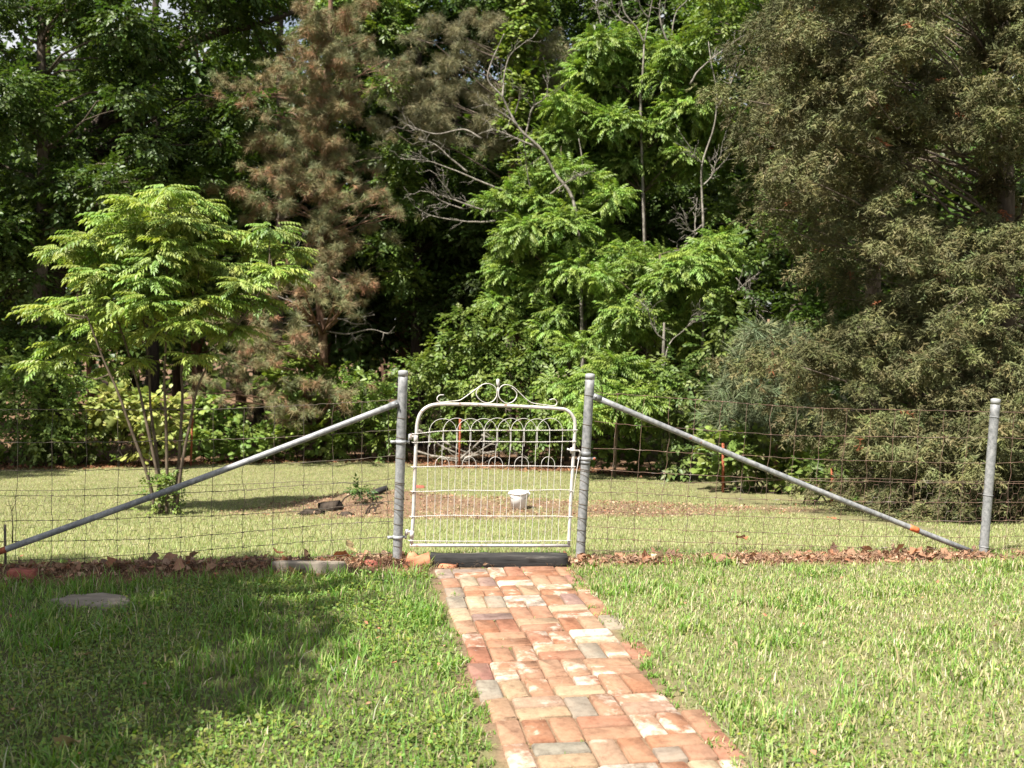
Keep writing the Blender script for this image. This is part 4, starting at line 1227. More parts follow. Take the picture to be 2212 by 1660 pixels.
# cedars
def cedar_edge(y):
    return np.interp(y, [-150, 0, 60, 120, 200, 300, 380, 450, 520, 575, 600, 620, 650, 700, 760, 810, 860, 900, 950, 1050, 1110, 1160], [1700, 1660, 1655, 1640, 1650, 1660, 1700, 1770, 1880, 1880, 1720, 1700, 1760, 1760, 1690, 1660, 1690, 1760, 1830, 1870, 1900, 2010])
def cedar_col(cc, p, dv, c, r, rg):
    t = np.clip(0.35 + 0.3 * rg.random() - 0.2 * dv[:, 2] + rg.normal(0, 0.2, len(p)), 0, 1)[:, None]
    out = cc * (1 - t) + vary(C_CEDAR2, len(p), rg) * t
    rust = rg.random(len(p)) < 0.004
    out[rust] = (0.22, 0.085, 0.04)
    out = out * rg.uniform(.7, 1.25)
    return out
def cedar(label, px, Y, ylo, yhi, xlo, xhi, seed, step, base_r):
    rg = np.random.default_rng(seed); cl = []
    for yy in np.arange(ylo, yhi, step * 0.85):
        for xx in np.arange(xlo, xhi, step):
            x = xx + rg.normal(0, step * 0.25); y = yy + rg.normal(0, step * 0.22)
            r = base_r * rg.uniform(0.7, 1.25)
            if x - r * 0.6 < cedar_edge(y): continue
            if ((x - 2040) / 95) ** 2 + ((y - 375) / 88) ** 2 < 1: continue
            if ((x - 1775) / 125) ** 2 + ((y - 585) / 105) ** 2 < 1: continue
            if 0.6 * float(vnoise(x / 130.0, y / 90.0, seed)) + 0.4 * float(vnoise(x / 60.0, y / 45.0, seed + 5)) < 0.36: continue
            Yc = Y - 0.9 + 1.1 * rg.random() + 0.35 * math.sin(x * 0.021 + y * 0.017)
            Yc -= 2.3 * np.clip((y - 450) / 650, 0, 1) * np.clip((x - 1650) / 450, 0, 1)
            c = at(x, y, Yc)
            if c[2] - 0.06 < gz(c[0], c[1]): continue
            rw = r * Yc / F
            cl.append((c, (rw * 1.05, rw * .9, rw * 0.36), int(640 * rw * rw / .5)))
            if rg.random() < .65: cl.append((c + np.array([rg.normal(0, .2), 1.4 + rg.random(), -.1]), (rw * 1.4, rw, rw * .9), int(90 * rw * rw / .1)))
    if yhi > 1000:                      # the skirt, hanging to the grass
        for yy in range(960, 1150, 34):
            for xx in range(1880, 2460, 44):
                x = xx + rg.normal(0, 10); y = yy + rg.normal(0, 8)
                if x < cedar_edge(y) + 30: continue
                c = at(x, y, Y - 2.2 + rg.uniform(-.4, .9) + .5 * (xx < 1980))
                if c[2] < gz(c[0], c[1]) + .02: c[2] = gz(c[0], c[1]) + rg.uniform(.05, .25)
                rw = base_r * rg.uniform(.8, 1.2) * c[1] / F
                cl.append((c, (rw * 1.1, rw, rw * .4), int(540 * rw * rw / .5)))
    fb = foot(px, Y + 0.4)
    trunk = [fb - [0, 0, .1], at(px, 850, Y + .4), at(px + 8, 500, Y + .5), at(px + 5, 150, Y + .5), at(px + 10, -250, Y + .5)]
    th = build_tree('cedar_tree', label, 'tree', fb, trunk, cl, CE, 0.165, C_CEDAR, M['needle'], M['bark'], seed, None, 330, 0.65, 0.17, 0.05, 0.3, colfn=cedar_col, twigs=0, limb_r=0.12, limb_frac=0.3, tilt=0.5, inner=0.2)
    return th
cedar('huge shaggy olive-brown cedar filling the right side, its skirt down to the grass', 2165, 12.6, -110, 1170, 1640, 2420, 51, 46, 38)
cedar('second cedar behind the big one, leaning out over the woods at upper right', 1880, 15.6, -110, 520, 1640, 1960, 52, 48, 40)

# ------------------------------------------------------------------ chinaberry-like trees in the middle
def frond_tree(label, px, Y, pads_, seed, scale=0.27, col=C_CHINA, per=260, spread=0.9, templ=None, mat_b='sap_bark', r0=0.07, fill=None):
    rg = np.random.default_rng(seed)
    cl = []
    pads_ = list(pads_)
    if fill:
        fx, fy, fa, fb_, fn = fill
        for k in range(fn):
            t = rg.uniform(0, 6.28); q_ = math.sqrt(rg.random())
            pads_.append((fx + fa * q_ * math.cos(t), fy + fb_ * q_ * math.sin(t), rg.uniform(26, 46)))
    for a, b, r in pads_:
        cl.append(clump_px(a, b, Y + rg.uniform(-spread, spread), r, 0.62))
        if r > 40: cl.append(clump_px(a + rg.normal(0, 30), b + 30 + rg.normal(0, 12), Y + 0.6 + rg.uniform(0, spread), r * 0.8, 0.5))
    fb = foot(px, Y)
    top = min(b for _, b, _ in pads_); mx = np.mean([a for a, _, _ in pads_])
    trunk = [fb - [0, 0, .1], at(px + 5, 850, Y), at(px * 0.6 + mx * 0.4, (850 + top) / 2 + 40, Y), at(mx, top + 30, Y)]
    return build_tree('leafy_tree', label, 'tree', fb, trunk, cl, templ or FRC, scale, col, M['leaf'], M[mat_b], seed, None, per, 0.10, r0, 0.02, 0.7, flatten=0.35, limb_r=0.3, inner=0.45)
frond_tree('fresh green feathery tree in the centre behind the gate, below the bare snag', 1225, 23.6, [(1150, 462, 56), (1222, 498, 58), (1290, 528, 60), (1128, 540, 56), (1104, 592, 48), (1250, 590, 60), (1180, 620, 56), (1300, 640, 56), (1080, 662, 40), (1200, 690, 50), (1370, 640, 50), (1130, 660, 40), (1330, 590, 50), (1260, 460, 40), (1180, 352, 44), (1222, 380, 46), (1150, 402, 44), (1270, 402, 44), (1100, 432, 38), (1065, 445, 32), (1210, 300, 40), (1320, 430, 40)], 61, fill=(1215, 575, 150, 150, 22))
frond_tree('tall light green feathery tree rising to the top edge right of centre', 1400, 24.5, [(1300, 108, 52), (1352, 92, 46), (1322, 178, 54), (1262, 160, 40), (1440, 182, 56), (1485, 240, 58), (1550, 262, 48), (1232, 298, 52), (1312, 348, 58), (1392, 352, 56), (1420, 290, 50), (1350, 250, 44), (1465, 320, 50), (1270, 380, 40), (1520, 200, 34), (1590, 290, 34), (1170, 310, 34)], 62, fill=(1400, 240, 190, 150, 22))
frond_tree('green feathery tree under the right-hand snag, its crown a slanting plume', 1440, 21.6, [(1532, 545, 50), (1490, 580, 54), (1450, 612, 56), (1545, 590, 44), (1400, 640, 50), (1472, 650, 50), (1350, 700, 48), (1420, 700, 46), (1300, 740, 34), (1250, 760, 34), (1510, 640, 40), (1380, 580, 40), (1560, 520, 30)], 63, fill=(1430, 640, 140, 110, 14))
frond_tree('low spreading feathery bush just behind the right gate post', 1330, 19.6, [(1330, 800, 54), (1395, 822, 48), (1370, 868, 50), (1290, 826, 44), (1410, 872, 36), (1240, 850, 38), (1320, 880, 44), (1200, 835, 28), (1260, 900, 36), (1380, 910, 40)], 64, 0.27, per=280, spread=0.5, r0=0.03)
frond_tree('dark glossy sapling with broad leaves in the gap beside the cedar', 1740, 18.5, [(1640, 515, 32), (1690, 540, 36), (1740, 520, 34), (1790, 560, 40), (1820, 590, 36), (1700, 600, 36), (1760, 620, 40), (1830, 660, 40), (1650, 560, 30), (1780, 690, 40), (1720, 680, 34), (1640, 650, 34), (1860, 620, 40)], 65, 0.26, C_OAK, 110, 0.6, SPB, 'bark_dark', 0.04)

# ------------------------------------------------------------------ hardwoods of the front row
def oak(label, px, Y, clumps_, seed, trunk_px=None, col=C_OAK, per=95, scale=0.34, r0=0.2, templ=None, bark='bark', group=None, dpt=1.4):
    rg = np.random.default_rng(seed)
    cl = [clump_px(a, b, Y + rg.uniform(-dpt, dpt), r, 0.65) for a, b, r in clumps_]
    fb = foot(px, Y)
    tp = [(px, 700), (px + 8, 400), (px + 4, 100), (px + 15, -200)] if trunk_px is None else trunk_px
    trunk = [fb - [0, 0, .15]] + [at(a, b, Y + 0.25 * k) for k, (a, b) in enumerate(tp)]
    return build_tree('forest_tree', label, 'tree', fb, trunk, cl, templ or SP, scale, col, M['leaf'], M[bark], seed, group, per, 0.25, r0, 0.06, 0.4, limb_r=0.28, inner=0.4, twigs=2)
def grid_cl(x0, x1, y0, y1, n, r, seed, skip=()):
    rg = np.random.default_rng(seed); out = []
    while len(out) < n:
        x, y = rg.uniform(x0, x1), rg.uniform(y0, y1)
        if any(((x - a) / rx) ** 2 + ((y - b) / ry) ** 2 < 1 for a, b, rx, ry in skip): continue
        out.append((x, y, r * rg.uniform(0.7, 1.25)))
    return out
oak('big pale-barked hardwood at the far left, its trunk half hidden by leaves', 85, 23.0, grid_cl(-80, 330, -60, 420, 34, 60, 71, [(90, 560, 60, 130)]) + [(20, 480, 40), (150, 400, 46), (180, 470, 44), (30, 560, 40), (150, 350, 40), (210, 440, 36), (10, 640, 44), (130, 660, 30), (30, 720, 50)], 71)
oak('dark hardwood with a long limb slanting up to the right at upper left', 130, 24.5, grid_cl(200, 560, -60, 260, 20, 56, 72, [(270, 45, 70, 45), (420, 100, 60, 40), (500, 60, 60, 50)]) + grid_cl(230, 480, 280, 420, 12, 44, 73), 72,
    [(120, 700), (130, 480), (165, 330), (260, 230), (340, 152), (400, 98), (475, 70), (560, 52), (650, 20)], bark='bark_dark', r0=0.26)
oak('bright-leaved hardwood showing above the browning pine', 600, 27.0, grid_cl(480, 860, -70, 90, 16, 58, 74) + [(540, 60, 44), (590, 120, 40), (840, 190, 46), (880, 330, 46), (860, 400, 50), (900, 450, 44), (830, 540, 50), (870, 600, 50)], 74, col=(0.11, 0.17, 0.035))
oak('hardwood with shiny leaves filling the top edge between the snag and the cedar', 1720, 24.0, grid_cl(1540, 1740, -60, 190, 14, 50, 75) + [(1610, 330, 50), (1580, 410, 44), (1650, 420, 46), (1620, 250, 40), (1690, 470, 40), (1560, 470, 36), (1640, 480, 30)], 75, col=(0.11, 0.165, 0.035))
vt = oak('straight trunk wrapped in climbing vine, just left of the centre snag', 1132, 25.0, [(1128 + rng.normal(0, 9), y, 34) for y in range(-60, 300, 30)] + [(1150, 320, 30), (1120, 350, 26)], 76, [(1112, 600), (1106, 400), (1120, 200), (1130, 0), (1132, -200)], C_VINE, 130, 0.30, 0.14, RO, 'bark_pine', dpt=0.15)
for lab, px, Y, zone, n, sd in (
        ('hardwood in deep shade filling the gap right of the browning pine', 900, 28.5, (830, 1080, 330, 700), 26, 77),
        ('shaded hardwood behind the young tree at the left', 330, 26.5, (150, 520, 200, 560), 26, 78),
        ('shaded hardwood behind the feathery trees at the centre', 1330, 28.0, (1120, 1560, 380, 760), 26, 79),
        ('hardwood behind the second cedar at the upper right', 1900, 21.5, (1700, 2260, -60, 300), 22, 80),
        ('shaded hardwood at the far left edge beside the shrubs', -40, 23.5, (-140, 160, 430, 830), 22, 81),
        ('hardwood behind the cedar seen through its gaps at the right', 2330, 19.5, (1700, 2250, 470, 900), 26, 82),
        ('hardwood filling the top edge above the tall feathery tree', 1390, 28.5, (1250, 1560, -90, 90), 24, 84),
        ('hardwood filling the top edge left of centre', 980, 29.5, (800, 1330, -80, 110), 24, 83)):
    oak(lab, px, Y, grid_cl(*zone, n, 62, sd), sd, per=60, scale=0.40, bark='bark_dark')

# ------------------------------------------------------------------ bare snags
def snag(label, branches, Y, seed, base_px, r0=0.05, group='bare dead snags'):
    rg = np.random.default_rng(seed)
    fb = foot(base_px, Y)
    th = thing('dead_tree', label, 'dead tree', fb, group)
    low = branches[0][0]
    pts = [fb - [0, 0, .1], at((base_px + low[0]) / 2 + 4, 700, Y)] + [at(a, b, Y + rg.normal(0, .06)) for a, b in branches[0]]
    pp = spline(pts, 5)
    put('trunk', Bag().add(*tube(pp, np.linspace(r0 * .68, 0.007, len(pp)), 7)), M['dead_wood'], th, True)
    for br_ in branches[1:]:
        yo = rg.uniform(-0.5, 0.3)
        pts = spline([at(a, b, Y + yo * k / len(br_)) for k, (a, b) in enumerate(br_)], 5)
        rr = r0 * 0.45 if len(br_) > 3 else r0 * 0.33
        b_ = Bag().add(*tube(pts + rg.normal(0, 0.003, pts.shape), np.linspace(rr, 0.006, len(pts)), 6))
        for q_ in range(10):
            k = rg.integers(len(pts) // 3, len(pts)); d = pts[min(k + 1, len(pts) - 1)] - pts[k - 1]; d /= np.linalg.norm(d) + 1e-9
            e = pts[k] + d * rg.uniform(0.1, 0.35) + rg.normal(0, 0.14, 3)
            tw_ = limb_path(pts[k], e, rg, 0, 5, .06); b_.add(*tube(tw_, np.linspace(0.008, 0.002, 5), 4))
            for z_ in range(2): b_.add(*tube(limb_path(tw_[2 + z_], tw_[2 + z_] + (e - pts[k]) * .4 + rg.normal(0, .07, 3), rg, 0, 3, .05), np.linspace(0.005, 0.0015, 3), 3))
        put('limb', b_, M['dead_wood'], th, True)
snag('pale bare snag with forking limbs in the centre of the woods', [
    [(1244, 456), (1198, 374), (1168, 322), (1125, 282), (1101, 243), (1083, 207), (1054, 173), (1062, 134), (1077, 100), (1089, 73)],
    [(1132, 304), (1142, 265), (1150, 234), (1180, 207), (1185, 164)], [(1086, 210), (1087, 190), (1089, 167), (1101, 121), (1138, 88)],
    [(1125, 282), (1105, 260), (1085, 245), (1047, 222)], [(1168, 322), (1125, 304), (1090, 288), (1062, 279)], [(1113, 246), (1120, 222), (1125, 200)],
    [(1189, 419), (1223, 395), (1256, 377)]], 22.6, 91, 1262, 0.062)
snag('upright grey stub with bare side limbs reaching left above the dark gap', [
    [(1259, 474), (1261, 395), (1256, 334), (1250, 300)],
    [(1147, 416), (1138, 364), (1132, 304)],
    [(1110, 420), (1059, 401), (986, 370), (925, 349), (864, 343)], [(1010, 373), (971, 340), (940, 313), (905, 300)],
    [(1100, 455), (1053, 456), (986, 434), (950, 422), (916, 413)], [(1001, 452), (955, 435), (930, 416)], [(980, 432), (965, 405), (946, 373)],
    [(1070, 478), (1028, 480), (955, 472), (913, 459)], [(1040, 300), (1000, 280), (940, 290), (880, 270)]], 23.4, 92, 1262, 0.06)
snag('slender bare snag standing right of centre above the feathery plume', [
    [(1516, 530), (1519, 484), (1516, 420), (1517, 354), (1543, 271), (1548, 198), (1537, 140), (1530, 90)],
    [(1501, 510), (1502, 470), (1506, 427)], [(1517, 354), (1505, 340), (1495, 330)], [(1520, 400), (1538, 380), (1545, 355)],
    [(1491, 182), (1511, 151), (1560, 110), (1605, 78)], [(1548, 235), (1570, 200), (1588, 150), (1590, 120)], [(1519, 484), (1495, 500), (1470, 470)], [(1510, 500), (1470, 540), (1440, 560)]], 21.8, 93, 1512, 0.05)
snag('cluster of pale bare twigs rising out of the top edge right of centre', [
    [(1384, 240), (1386, 198), (1390, 130), (1392, 94), (1402, 40), (1412, -20), (1420, -80)],
    [(1440, 230), (1444, 182), (1449, 104), (1459, 31), (1485, 0), (1500, -40)], [(1392, 94), (1375, 60), (1350, 30), (1340, -10), (1330, -50)],
    [(1365, 52), (1345, 45), (1320, 20), (1300, -20)], [(1300, 60), (1290, 20), (1283, -20)], [(1449, 104), (1430, 60), (1425, 10), (1440, -30)], [(1402, 40), (1385, 20), (1378, -10)]], 24.0, 94, 1400, 0.055)
snag('bare twisted branch hanging in the shrubs right of centre', [
    [(1430, 820), (1440, 760), (1452, 735), (1470, 720)], [(1440, 738), (1418, 720), (1405, 690), (1400, 668)], [(1470, 720), (1490, 700), (1500, 690)], [(1580, 640), (1600, 620), (1630, 600)], [(1590, 600), (1620, 640), (1640, 680)]], 20.4, 95, 1432, 0.03)

# ------------------------------------------------------------------ shrubs and vines along the edge of the lawn
def shrub(label, px, Y, tops, seed, col=C_SHRUB, templ=None, scale=0.32, per=85, cat='shrub', name='shrub', mat_l='leaf'):
    rg = np.random.default_rng(seed)
    fb = foot(px, Y); cl = []
    for a, b, r in tops:
        c = at(a, b, Y + rg.uniform(-.5, .5)); rw = r * Y / F
        cl.append((c, (rw, rw * 0.9, rw * 0.75), None))
    th = thing(name, label, cat, fb, 'shrubs and vines along the edge of the woods')
    lb = Bag()
    for (c, r, n) in cl:
        f0_ = fb + [rg.normal(0, .25) + 0.7 * (c[0] - fb[0]), rg.normal(0, .2), 0]; f0_[2] = gz(f0_[0], f0_[1]) - 0.05
        lb.add(*tube(limb_path(f0_, c, rg, 0.0, 5, .05), np.linspace(0.016, 0.004, 5), 5))
    put('stems', lb, M['bark_dark'], th, True)
    bag = Bag(); 
    for (c, r, n) in cl:
        r = np.array(r); n = int(per * (r[0] * r[1] + r[0] * r[2] + r[1] * r[2]) / 3 / 0.25)
        p, dv = blob_points(c, r, n, rg, 0.35, 0.35)
        d = dv * [1, 1, .4] + rg.normal(0, .4, (n, 3)); d[:, 2] -= .2
        keep = p[:, 2] > ground_z(p[:, 0], p[:, 1]) + 0.03
        p, d, dv = p[keep], d[keep], dv[keep]; n = len(p)
        scatter(templ or SP, p, d, np.array([0, 0, 1.]) + dv * .6 + rg.normal(0, .3, (n, 3)), scale * rg.uniform(.7, 1.3, n), vary(col, n, rg) * rg.uniform(.85, 1.15), bag, rg)
    put('foliage', bag, M[mat_l], th)
    return th
TY = lambda px: float(ground_hit(px, np.interp(px, [a for a, _ in TL_PX], [b for _, b in TL_PX]))[1])
shrub('dark leafy bush at the far left end of the lawn', 30, TY(30) + .5, [(-30, 860, 60), (40, 850, 60), (100, 880, 60), (30, 930, 60), (110, 950, 55), (-40, 960, 60), (60, 990, 40), (70, 800, 50), (10, 770, 46)], 101)
shrub('shaded bush with drooping leaves left of the young tree', 170, TY(170) + .6, [(150, 890, 54), (200, 930, 54), (150, 960, 54), (210, 985, 36), (180, 850, 46), (130, 830, 40)], 102)
shrub('pale yellow-green vine bush behind the stems of the young tree', 290, TY(290) + .1, [(250, 870, 50), (300, 880, 50), (340, 890, 46), (240, 920, 46), (300, 930, 50), (350, 940, 44), (320, 975, 34), (260, 860, 34), (210, 890, 34)], 103, (0.25, 0.29, 0.08), RO, 0.30)
shrub('green bush between the young tree and the browning pine', 470, TY(470) + .3, [(440, 910, 50), (490, 930, 50), (540, 950, 46), (430, 960, 44), (500, 980, 34), (570, 980, 30), (470, 880, 44)], 104, (0.15, 0.22, 0.05), RO, 0.28)
shrub('bright vine tangle at the foot of the browning pine', 650, TY(650) + .5, [(610, 780, 50), (650, 800, 46), (600, 830, 44), (650, 850, 44), (620, 930, 50), (680, 950, 44), (590, 960, 40), (720, 970, 34), (640, 985, 24)], 105, C_VINE, RO, 0.30)
shrub('leafy green bush just left of the left gate post', 790, TY(790) + .6, [(740, 820, 46), (790, 850, 54), (840, 880, 50), (750, 890, 50), (800, 930, 54), (850, 940, 46), (740, 950, 44), (830, 975, 30)], 106, (0.135, 0.205, 0.042))
shrub('big rounded bush directly behind the gate', 1010, TY(1010) + .9, [(960, 770, 50), (1010, 740, 56), (1060, 770, 58), (930, 820, 50), (990, 830, 60), (1050, 840, 60), (1100, 800, 54), (960, 890, 54), (1020, 900, 54), (1090, 880, 54), (900, 800, 40), (1000, 690, 40), (970, 940, 36), (1080, 930, 40)], 107, (0.125, 0.180, 0.042))
shrub('bushy growth behind the right half of the gate', 1150, TY(1150) + .7, [(1130, 820, 54), (1180, 860, 54), (1140, 890, 50), (1200, 910, 50), (1120, 940, 44), (1180, 960, 36), (1160, 770, 44), (1110, 720, 40)], 108, (0.115, 0.175, 0.038))
shrub('low weedy bush in the shade behind the brush pile', 1340, TY(1340) + .4, [(1300, 980, 36), (1350, 1000, 36), (1400, 990, 40), (1330, 950, 44), (1390, 940, 44), (1440, 1000, 34)], 109, C_SHRUB, RO, 0.24)
shrub('tangled bush between the feathery trees and the young pine', 1500, TY(1500) + .6, [(1460, 800, 44), (1500, 840, 50), (1470, 880, 50), (1520, 900, 46), (1540, 760, 44), (1490, 940, 46), (1570, 700, 44), (1450, 930, 44), (1520, 980, 40), (1470, 1010, 24)], 110, (0.10, 0.145, 0.04))
shrub('yellow-green grape vine under the young pine', 1620, TY(1620) + .2, [(1570, 960, 52), (1630, 955, 56), (1690, 965, 56), (1600, 1010, 42), (1650, 1020, 44), (1720, 1010, 50), (1550, 1000, 40), (1750, 960, 46), (1780, 1010, 46), (1700, 1040, 36)], 111, (0.18, 0.25, 0.06), RO, 0.30)
shrub('thin weeds at the skirt of the cedar', 1780, TY(1780) + .3, [(1790, 1010, 46), (1830, 1040, 46), (1760, 1050, 36), (1860, 1070, 40), (1820, 980, 44), (1880, 1030, 44)], 112, C_SHRUB, RO, 0.22)
shrub('small green weed clump on the bank beside the charred log', 780, ground_hit(778, 1072)[1], [(768, 1060, 11), (782, 1062, 12), (792, 1070, 11), (775, 1072, 12)], 113, (0.05, 0.10, 0.02), SP, 0.13, 900)

# ------------------------------------------------------------------ T-posts, brush pile, log and root on the lower lawn
def tpost(label, px, ytop, ybot, lean=0.0):
    b = ground_hit(px, ybot); b = at(px, ybot, b[1] - 0.8); b[2] = gz(b[0], b[1]); t = at(px + lean, ytop, b[1])
    th = thing('steel_fence_stake', label, 'fence stake', b, 'rusty steel stakes along the edge of the woods')
    ax = (t - b)
    bag = Bag()
    for (x0, x1, y0, y1) in ((-0.022, 0.022, -0.003, 0.003), (-0.003, 0.003, 0.003, 0.028)):
        v, f = boxm(x0, x1, y0, y1, 0, 1)
        v = np.array([b + [a[0], a[1], 0] + ax * (a[2] * 1.1 - 0.1) for a in v]); bag.add(v, f)
    put('stake', bag, M['rust'], th)
    nb = Bag()
    for k in range(9):
        v, f = boxm(-0.007, 0.007, -0.010, -0.003, 0, 0.012)
        nb.add(np.array([b + [a[0], a[1], a[2]] + ax * (0.15 + 0.09 * k) for a in v]), f)
    kind(put('studs', nb, M['rust'], th), 'stuff')
tpost('rusty steel stake at the woods edge, seen through the gate', 992, 905, 1004, 2)
tpost('rusty steel stake at the woods edge, beside the stems of the young tree', 412, 890, 1000, 4)
tpost('rusty steel stake at the woods edge, crossed by the right brace pipe', 1562, 958, 1056, 0)
tpost('rusty steel stake at the woods edge, in front of the cedar skirt', 1797, 1012, 1088, 1)

rg = np.random.default_rng(141)
c0 = ground_hit(1010, 1004)
bp = thing('brush_pile', 'pile of bare grey branches at the woods edge behind the gate', 'brush pile', c0)
YB = c0[1] - 0.5
for pl in ([(905, 930), (950, 962), (1000, 985), (1040, 1000)], [(930, 985), (1000, 990), (1060, 960), (1105, 935)], [(960, 955), (1000, 975), (1050, 990)], [(985, 1000), (1030, 960), (1060, 925)], [(1000, 990), (1080, 975), (1130, 985)], [(1040, 940), (1075, 955), (1100, 985)], [(900, 975), (960, 992), (1010, 998)], [(1090, 960), (1140, 990), (1160, 1000)]):
    pts = spline([at(a, b, YB + rg.normal(0, .15)) for a, b in pl], 4)
    b_ = Bag().add(*tube(pts, np.linspace(rg.uniform(0.02, 0.035), 0.008, len(pts)), 6))
    for q_ in range(3):
        p = pts[rg.integers(2, len(pts))]
        b_.add(*tube(limb_path(p, p + rg.normal(0, .3, 3) * [1, .5, .6], rg, 0, 4), np.linspace(0.012, 0.004, 4), 4))
    put('branch', b_, M['dead_wood'], bp, True)

p = ground_hit(820, 1068)
s = p[1] / F
bag = Bag()
d = np.array([16 * s, 0.04, 0.02])
bag.add(*tube([p - d + [0, 0, .03], p + [0, 0, .045], p + d + [0, 0, .06]], [6.5 * s, 7.2 * s, 6.0 * s], 10))
tag(put('log', bag, M['timber_black'], None), 'short charred log lying on the bank beside the green weed clump', 'log')
p = ground_hit(800, 1112); s = p[1] / F
bag = Bag()
for a in ([(-10, 0), (-6, 12), (4, 22), (10, 26)], [(-4, 0), (-1, 12), (8, 14), (20, 16)], [(6, 0), (9, 9), (6, 18), (2, 25)], [(8, 2), (12, 14), (16, 20)]):
    pts = spline([p + [u * s, 0.02 * k, w * s] for k, (u, w) in enumerate(a)], 4)
    bag.add(*tube(pts, np.linspace(0.014, 0.005, len(pts)), 5))
tag(put('root_snag', bag, M['bark_dark']), 'gnarled dead root sticking up from the brown earth left of the gate', 'root')
p = ground_hit(700, 1100); s = p[1] / F
for (px, py, w, lab, sd) in ((672, 1108, 24, 'dark rotten wood lump at the left end of the earth bank', 1), (715, 1098, 28, 'dark rotten wood lump in the middle of the earth bank', 2), (745, 1110, 18, 'small dark rotten lump right of the others on the earth bank', 3)):
    p = ground_hit(px, py + 4)
    rg = np.random.default_rng(sd)
    v, f = bbox_bevel(w * s * 1.8, w * s * 0.9, w * s * 0.62, w * s * 0.26, w * s * 0.17, rg)
    tag(put('rotten_wood', Bag().add(v + p - [0, 0, .02], f), M['bark_dark']), lab, 'rotten wood', 'rotten wood lumps on the earth bank')
for px, py, w, lab in ((905, 1055, 15, 'flat reddish clod of earth behind the left side of the gate'),):
    p = ground_hit(px, py); v, f = bbox_bevel(.2, .12, .05, .02, .01, np.random.default_rng(9))
    tag(put('earth_clod', Bag().add(v + p, f), M['red_brick']), lab, 'clod')

# ------------------------------------------------------------------ woods behind: a few kinds, copied
def copy_tree(o, loc, rz, sc):
    c = o.copy(); COL.objects.link(c); c.location = loc; c.rotation_euler = (0, 0, rz); c.scale = (sc, sc, sc)
    for ch in o.children:
        d = ch.copy(); COL.objects.link(d); d.parent = c
    return c
rg = np.random.default_rng(200)
GRP = 'tall trees of the dark woods behind'
LAB = 'tall straight-trunked tree in the dark woods behind the clearing'
protos = []
for k in range(4):
    H = 12.0 + k * 0.6; cl = []
    rgk = np.random.default_rng(210 + k)
    for q_ in range(30):
        z = H * rgk.uniform(0.22, 1.0); w = 2.6 * math.sin(math.pi * min(1, 0.25 + 0.7 * (z / H))) + 0.3
        a = rgk.uniform(0, 2 * math.pi); rr = w * math.sqrt(rgk.random())
        cl.append((np.array([rr * math.cos(a), rr * math.sin(a) + 200, z]), (1.0 * rgk.uniform(.7, 1.3), 1.0, .6), 42))
    b0 = np.array([0., 200., 0.])
    tr = [b0, b0 + [0.1, 0, H * .4], b0 + [-.1, .1, H * .7], b0 + [0.1, 0, H]]
    th = build_tree('forest_tree', LAB, 'tree', b0, tr, cl, SPB, 0.62, C_OAK, M['leaf'], M['bark_dark' if k % 2 else 'bark_pine'], 220 + k, GRP, 40, 0.25, 0.19, 0.06, 0.4)
    protos.append(th)
spots = []
for (px, Y) in ((-420, 24), (-150, 26), (110, 25), (280, 27), (430, 25.5), (560, 28), (700, 26), (790, 30), (868, 27), (925, 29), (962, 26.5), (1040, 31), (1110, 27.5), (1180, 30), (1290, 27), (1400, 28), (1500, 26), (1600, 27.5), (1720, 25), (1850, 24), (1980, 23), (2130, 22), (2330, 23), (2520, 21),
                (-300, 33), (0, 35), (200, 34), (380, 36), (520, 33), (680, 37), (830, 35), (1000, 38), (1150, 36), (1270, 34), (1450, 37), (1620, 34), (1800, 33), (1990, 34), (2180, 32), (2400, 33)):
    Y = Y + 5.0; x = at(px, 800, Y)[0]; spots.append((x, Y, gz(x, Y)))
for k, (x, y, z) in enumerate(spots):
    if k < 4:
        protos[k].location = (x, y, z); protos[k].rotation_euler = (0, 0, rg.uniform(0, 6.28))
    else:
        copy_tree(protos[k % 4], (x, y, z), rg.uniform(0, 6.28), rg.uniform(.85, 1.15))
# far woods read as one dark mass
bag = Bag(); rg = np.random.default_rng(300)
n = 9000
X = rg.uniform(-48, 48, n); Y = rg.uniform(50, 66, n)
Ht = 11.0 + 4.5 * fbm(X, Y, 0.16, 310)
Z = ground_z(X, Y) + Ht * rg.random(n) ** 0.8
scatter(SPB, np.stack([X, Y, Z], -1), rg.normal(0, 1, (n, 3)), np.array([0, 0, 1.]) + rg.normal(0, .5, (n, 3)), rg.uniform(1.1, 2.0, n), vary(C_OAK, n, rg), bag, rg)
kind(put('far_woods', bag, M['leaf']), 'stuff')
# trees just outside the picture: the woods go on to the left, and a yard tree shades the near grass
for (x, y, sc) in ((-17.5, 14.5, 1.15), (-17.0, 19.0, 1.2), (-21, 9.5, 1.0), (-22.5, 15.5, 1.1), (14.5, 9.0, .9), (17, 14, 1.0)):
    copy_tree(protos[int(abs(x) * 7) % 4], (x, y, gz(x, y)), rg.uniform(0, 6), sc)
hd = np.array([to_sun[0], to_sun[1]]) / to_sun[2]
cl = []
rgk = np.random.default_rng(320)
for (sx, sy, r) in SHADE:
    h = 5.0 + rgk.uniform(-0.5, 1.0)
    cl.append((np.array([sx + hd[0] * h, sy + hd[1] * h, h]), (r, r, r * .7), None))
tb = np.array([-6.4, 1.2, gz(-6.4, 1.2)])
build_tree('yard_tree', 'broad leafy yard tree at the left whose crown shades the near grass', 'tree', tb, [tb, tb + [.1, 0, 2], tb + [.4, 0, 4.2], tb + [.9, .1, 6]], cl, SP, 0.42, C_OAK, M['leaf'], M['bark'], 321, None, 50, .2, .2, .07, .3, inner=.2)

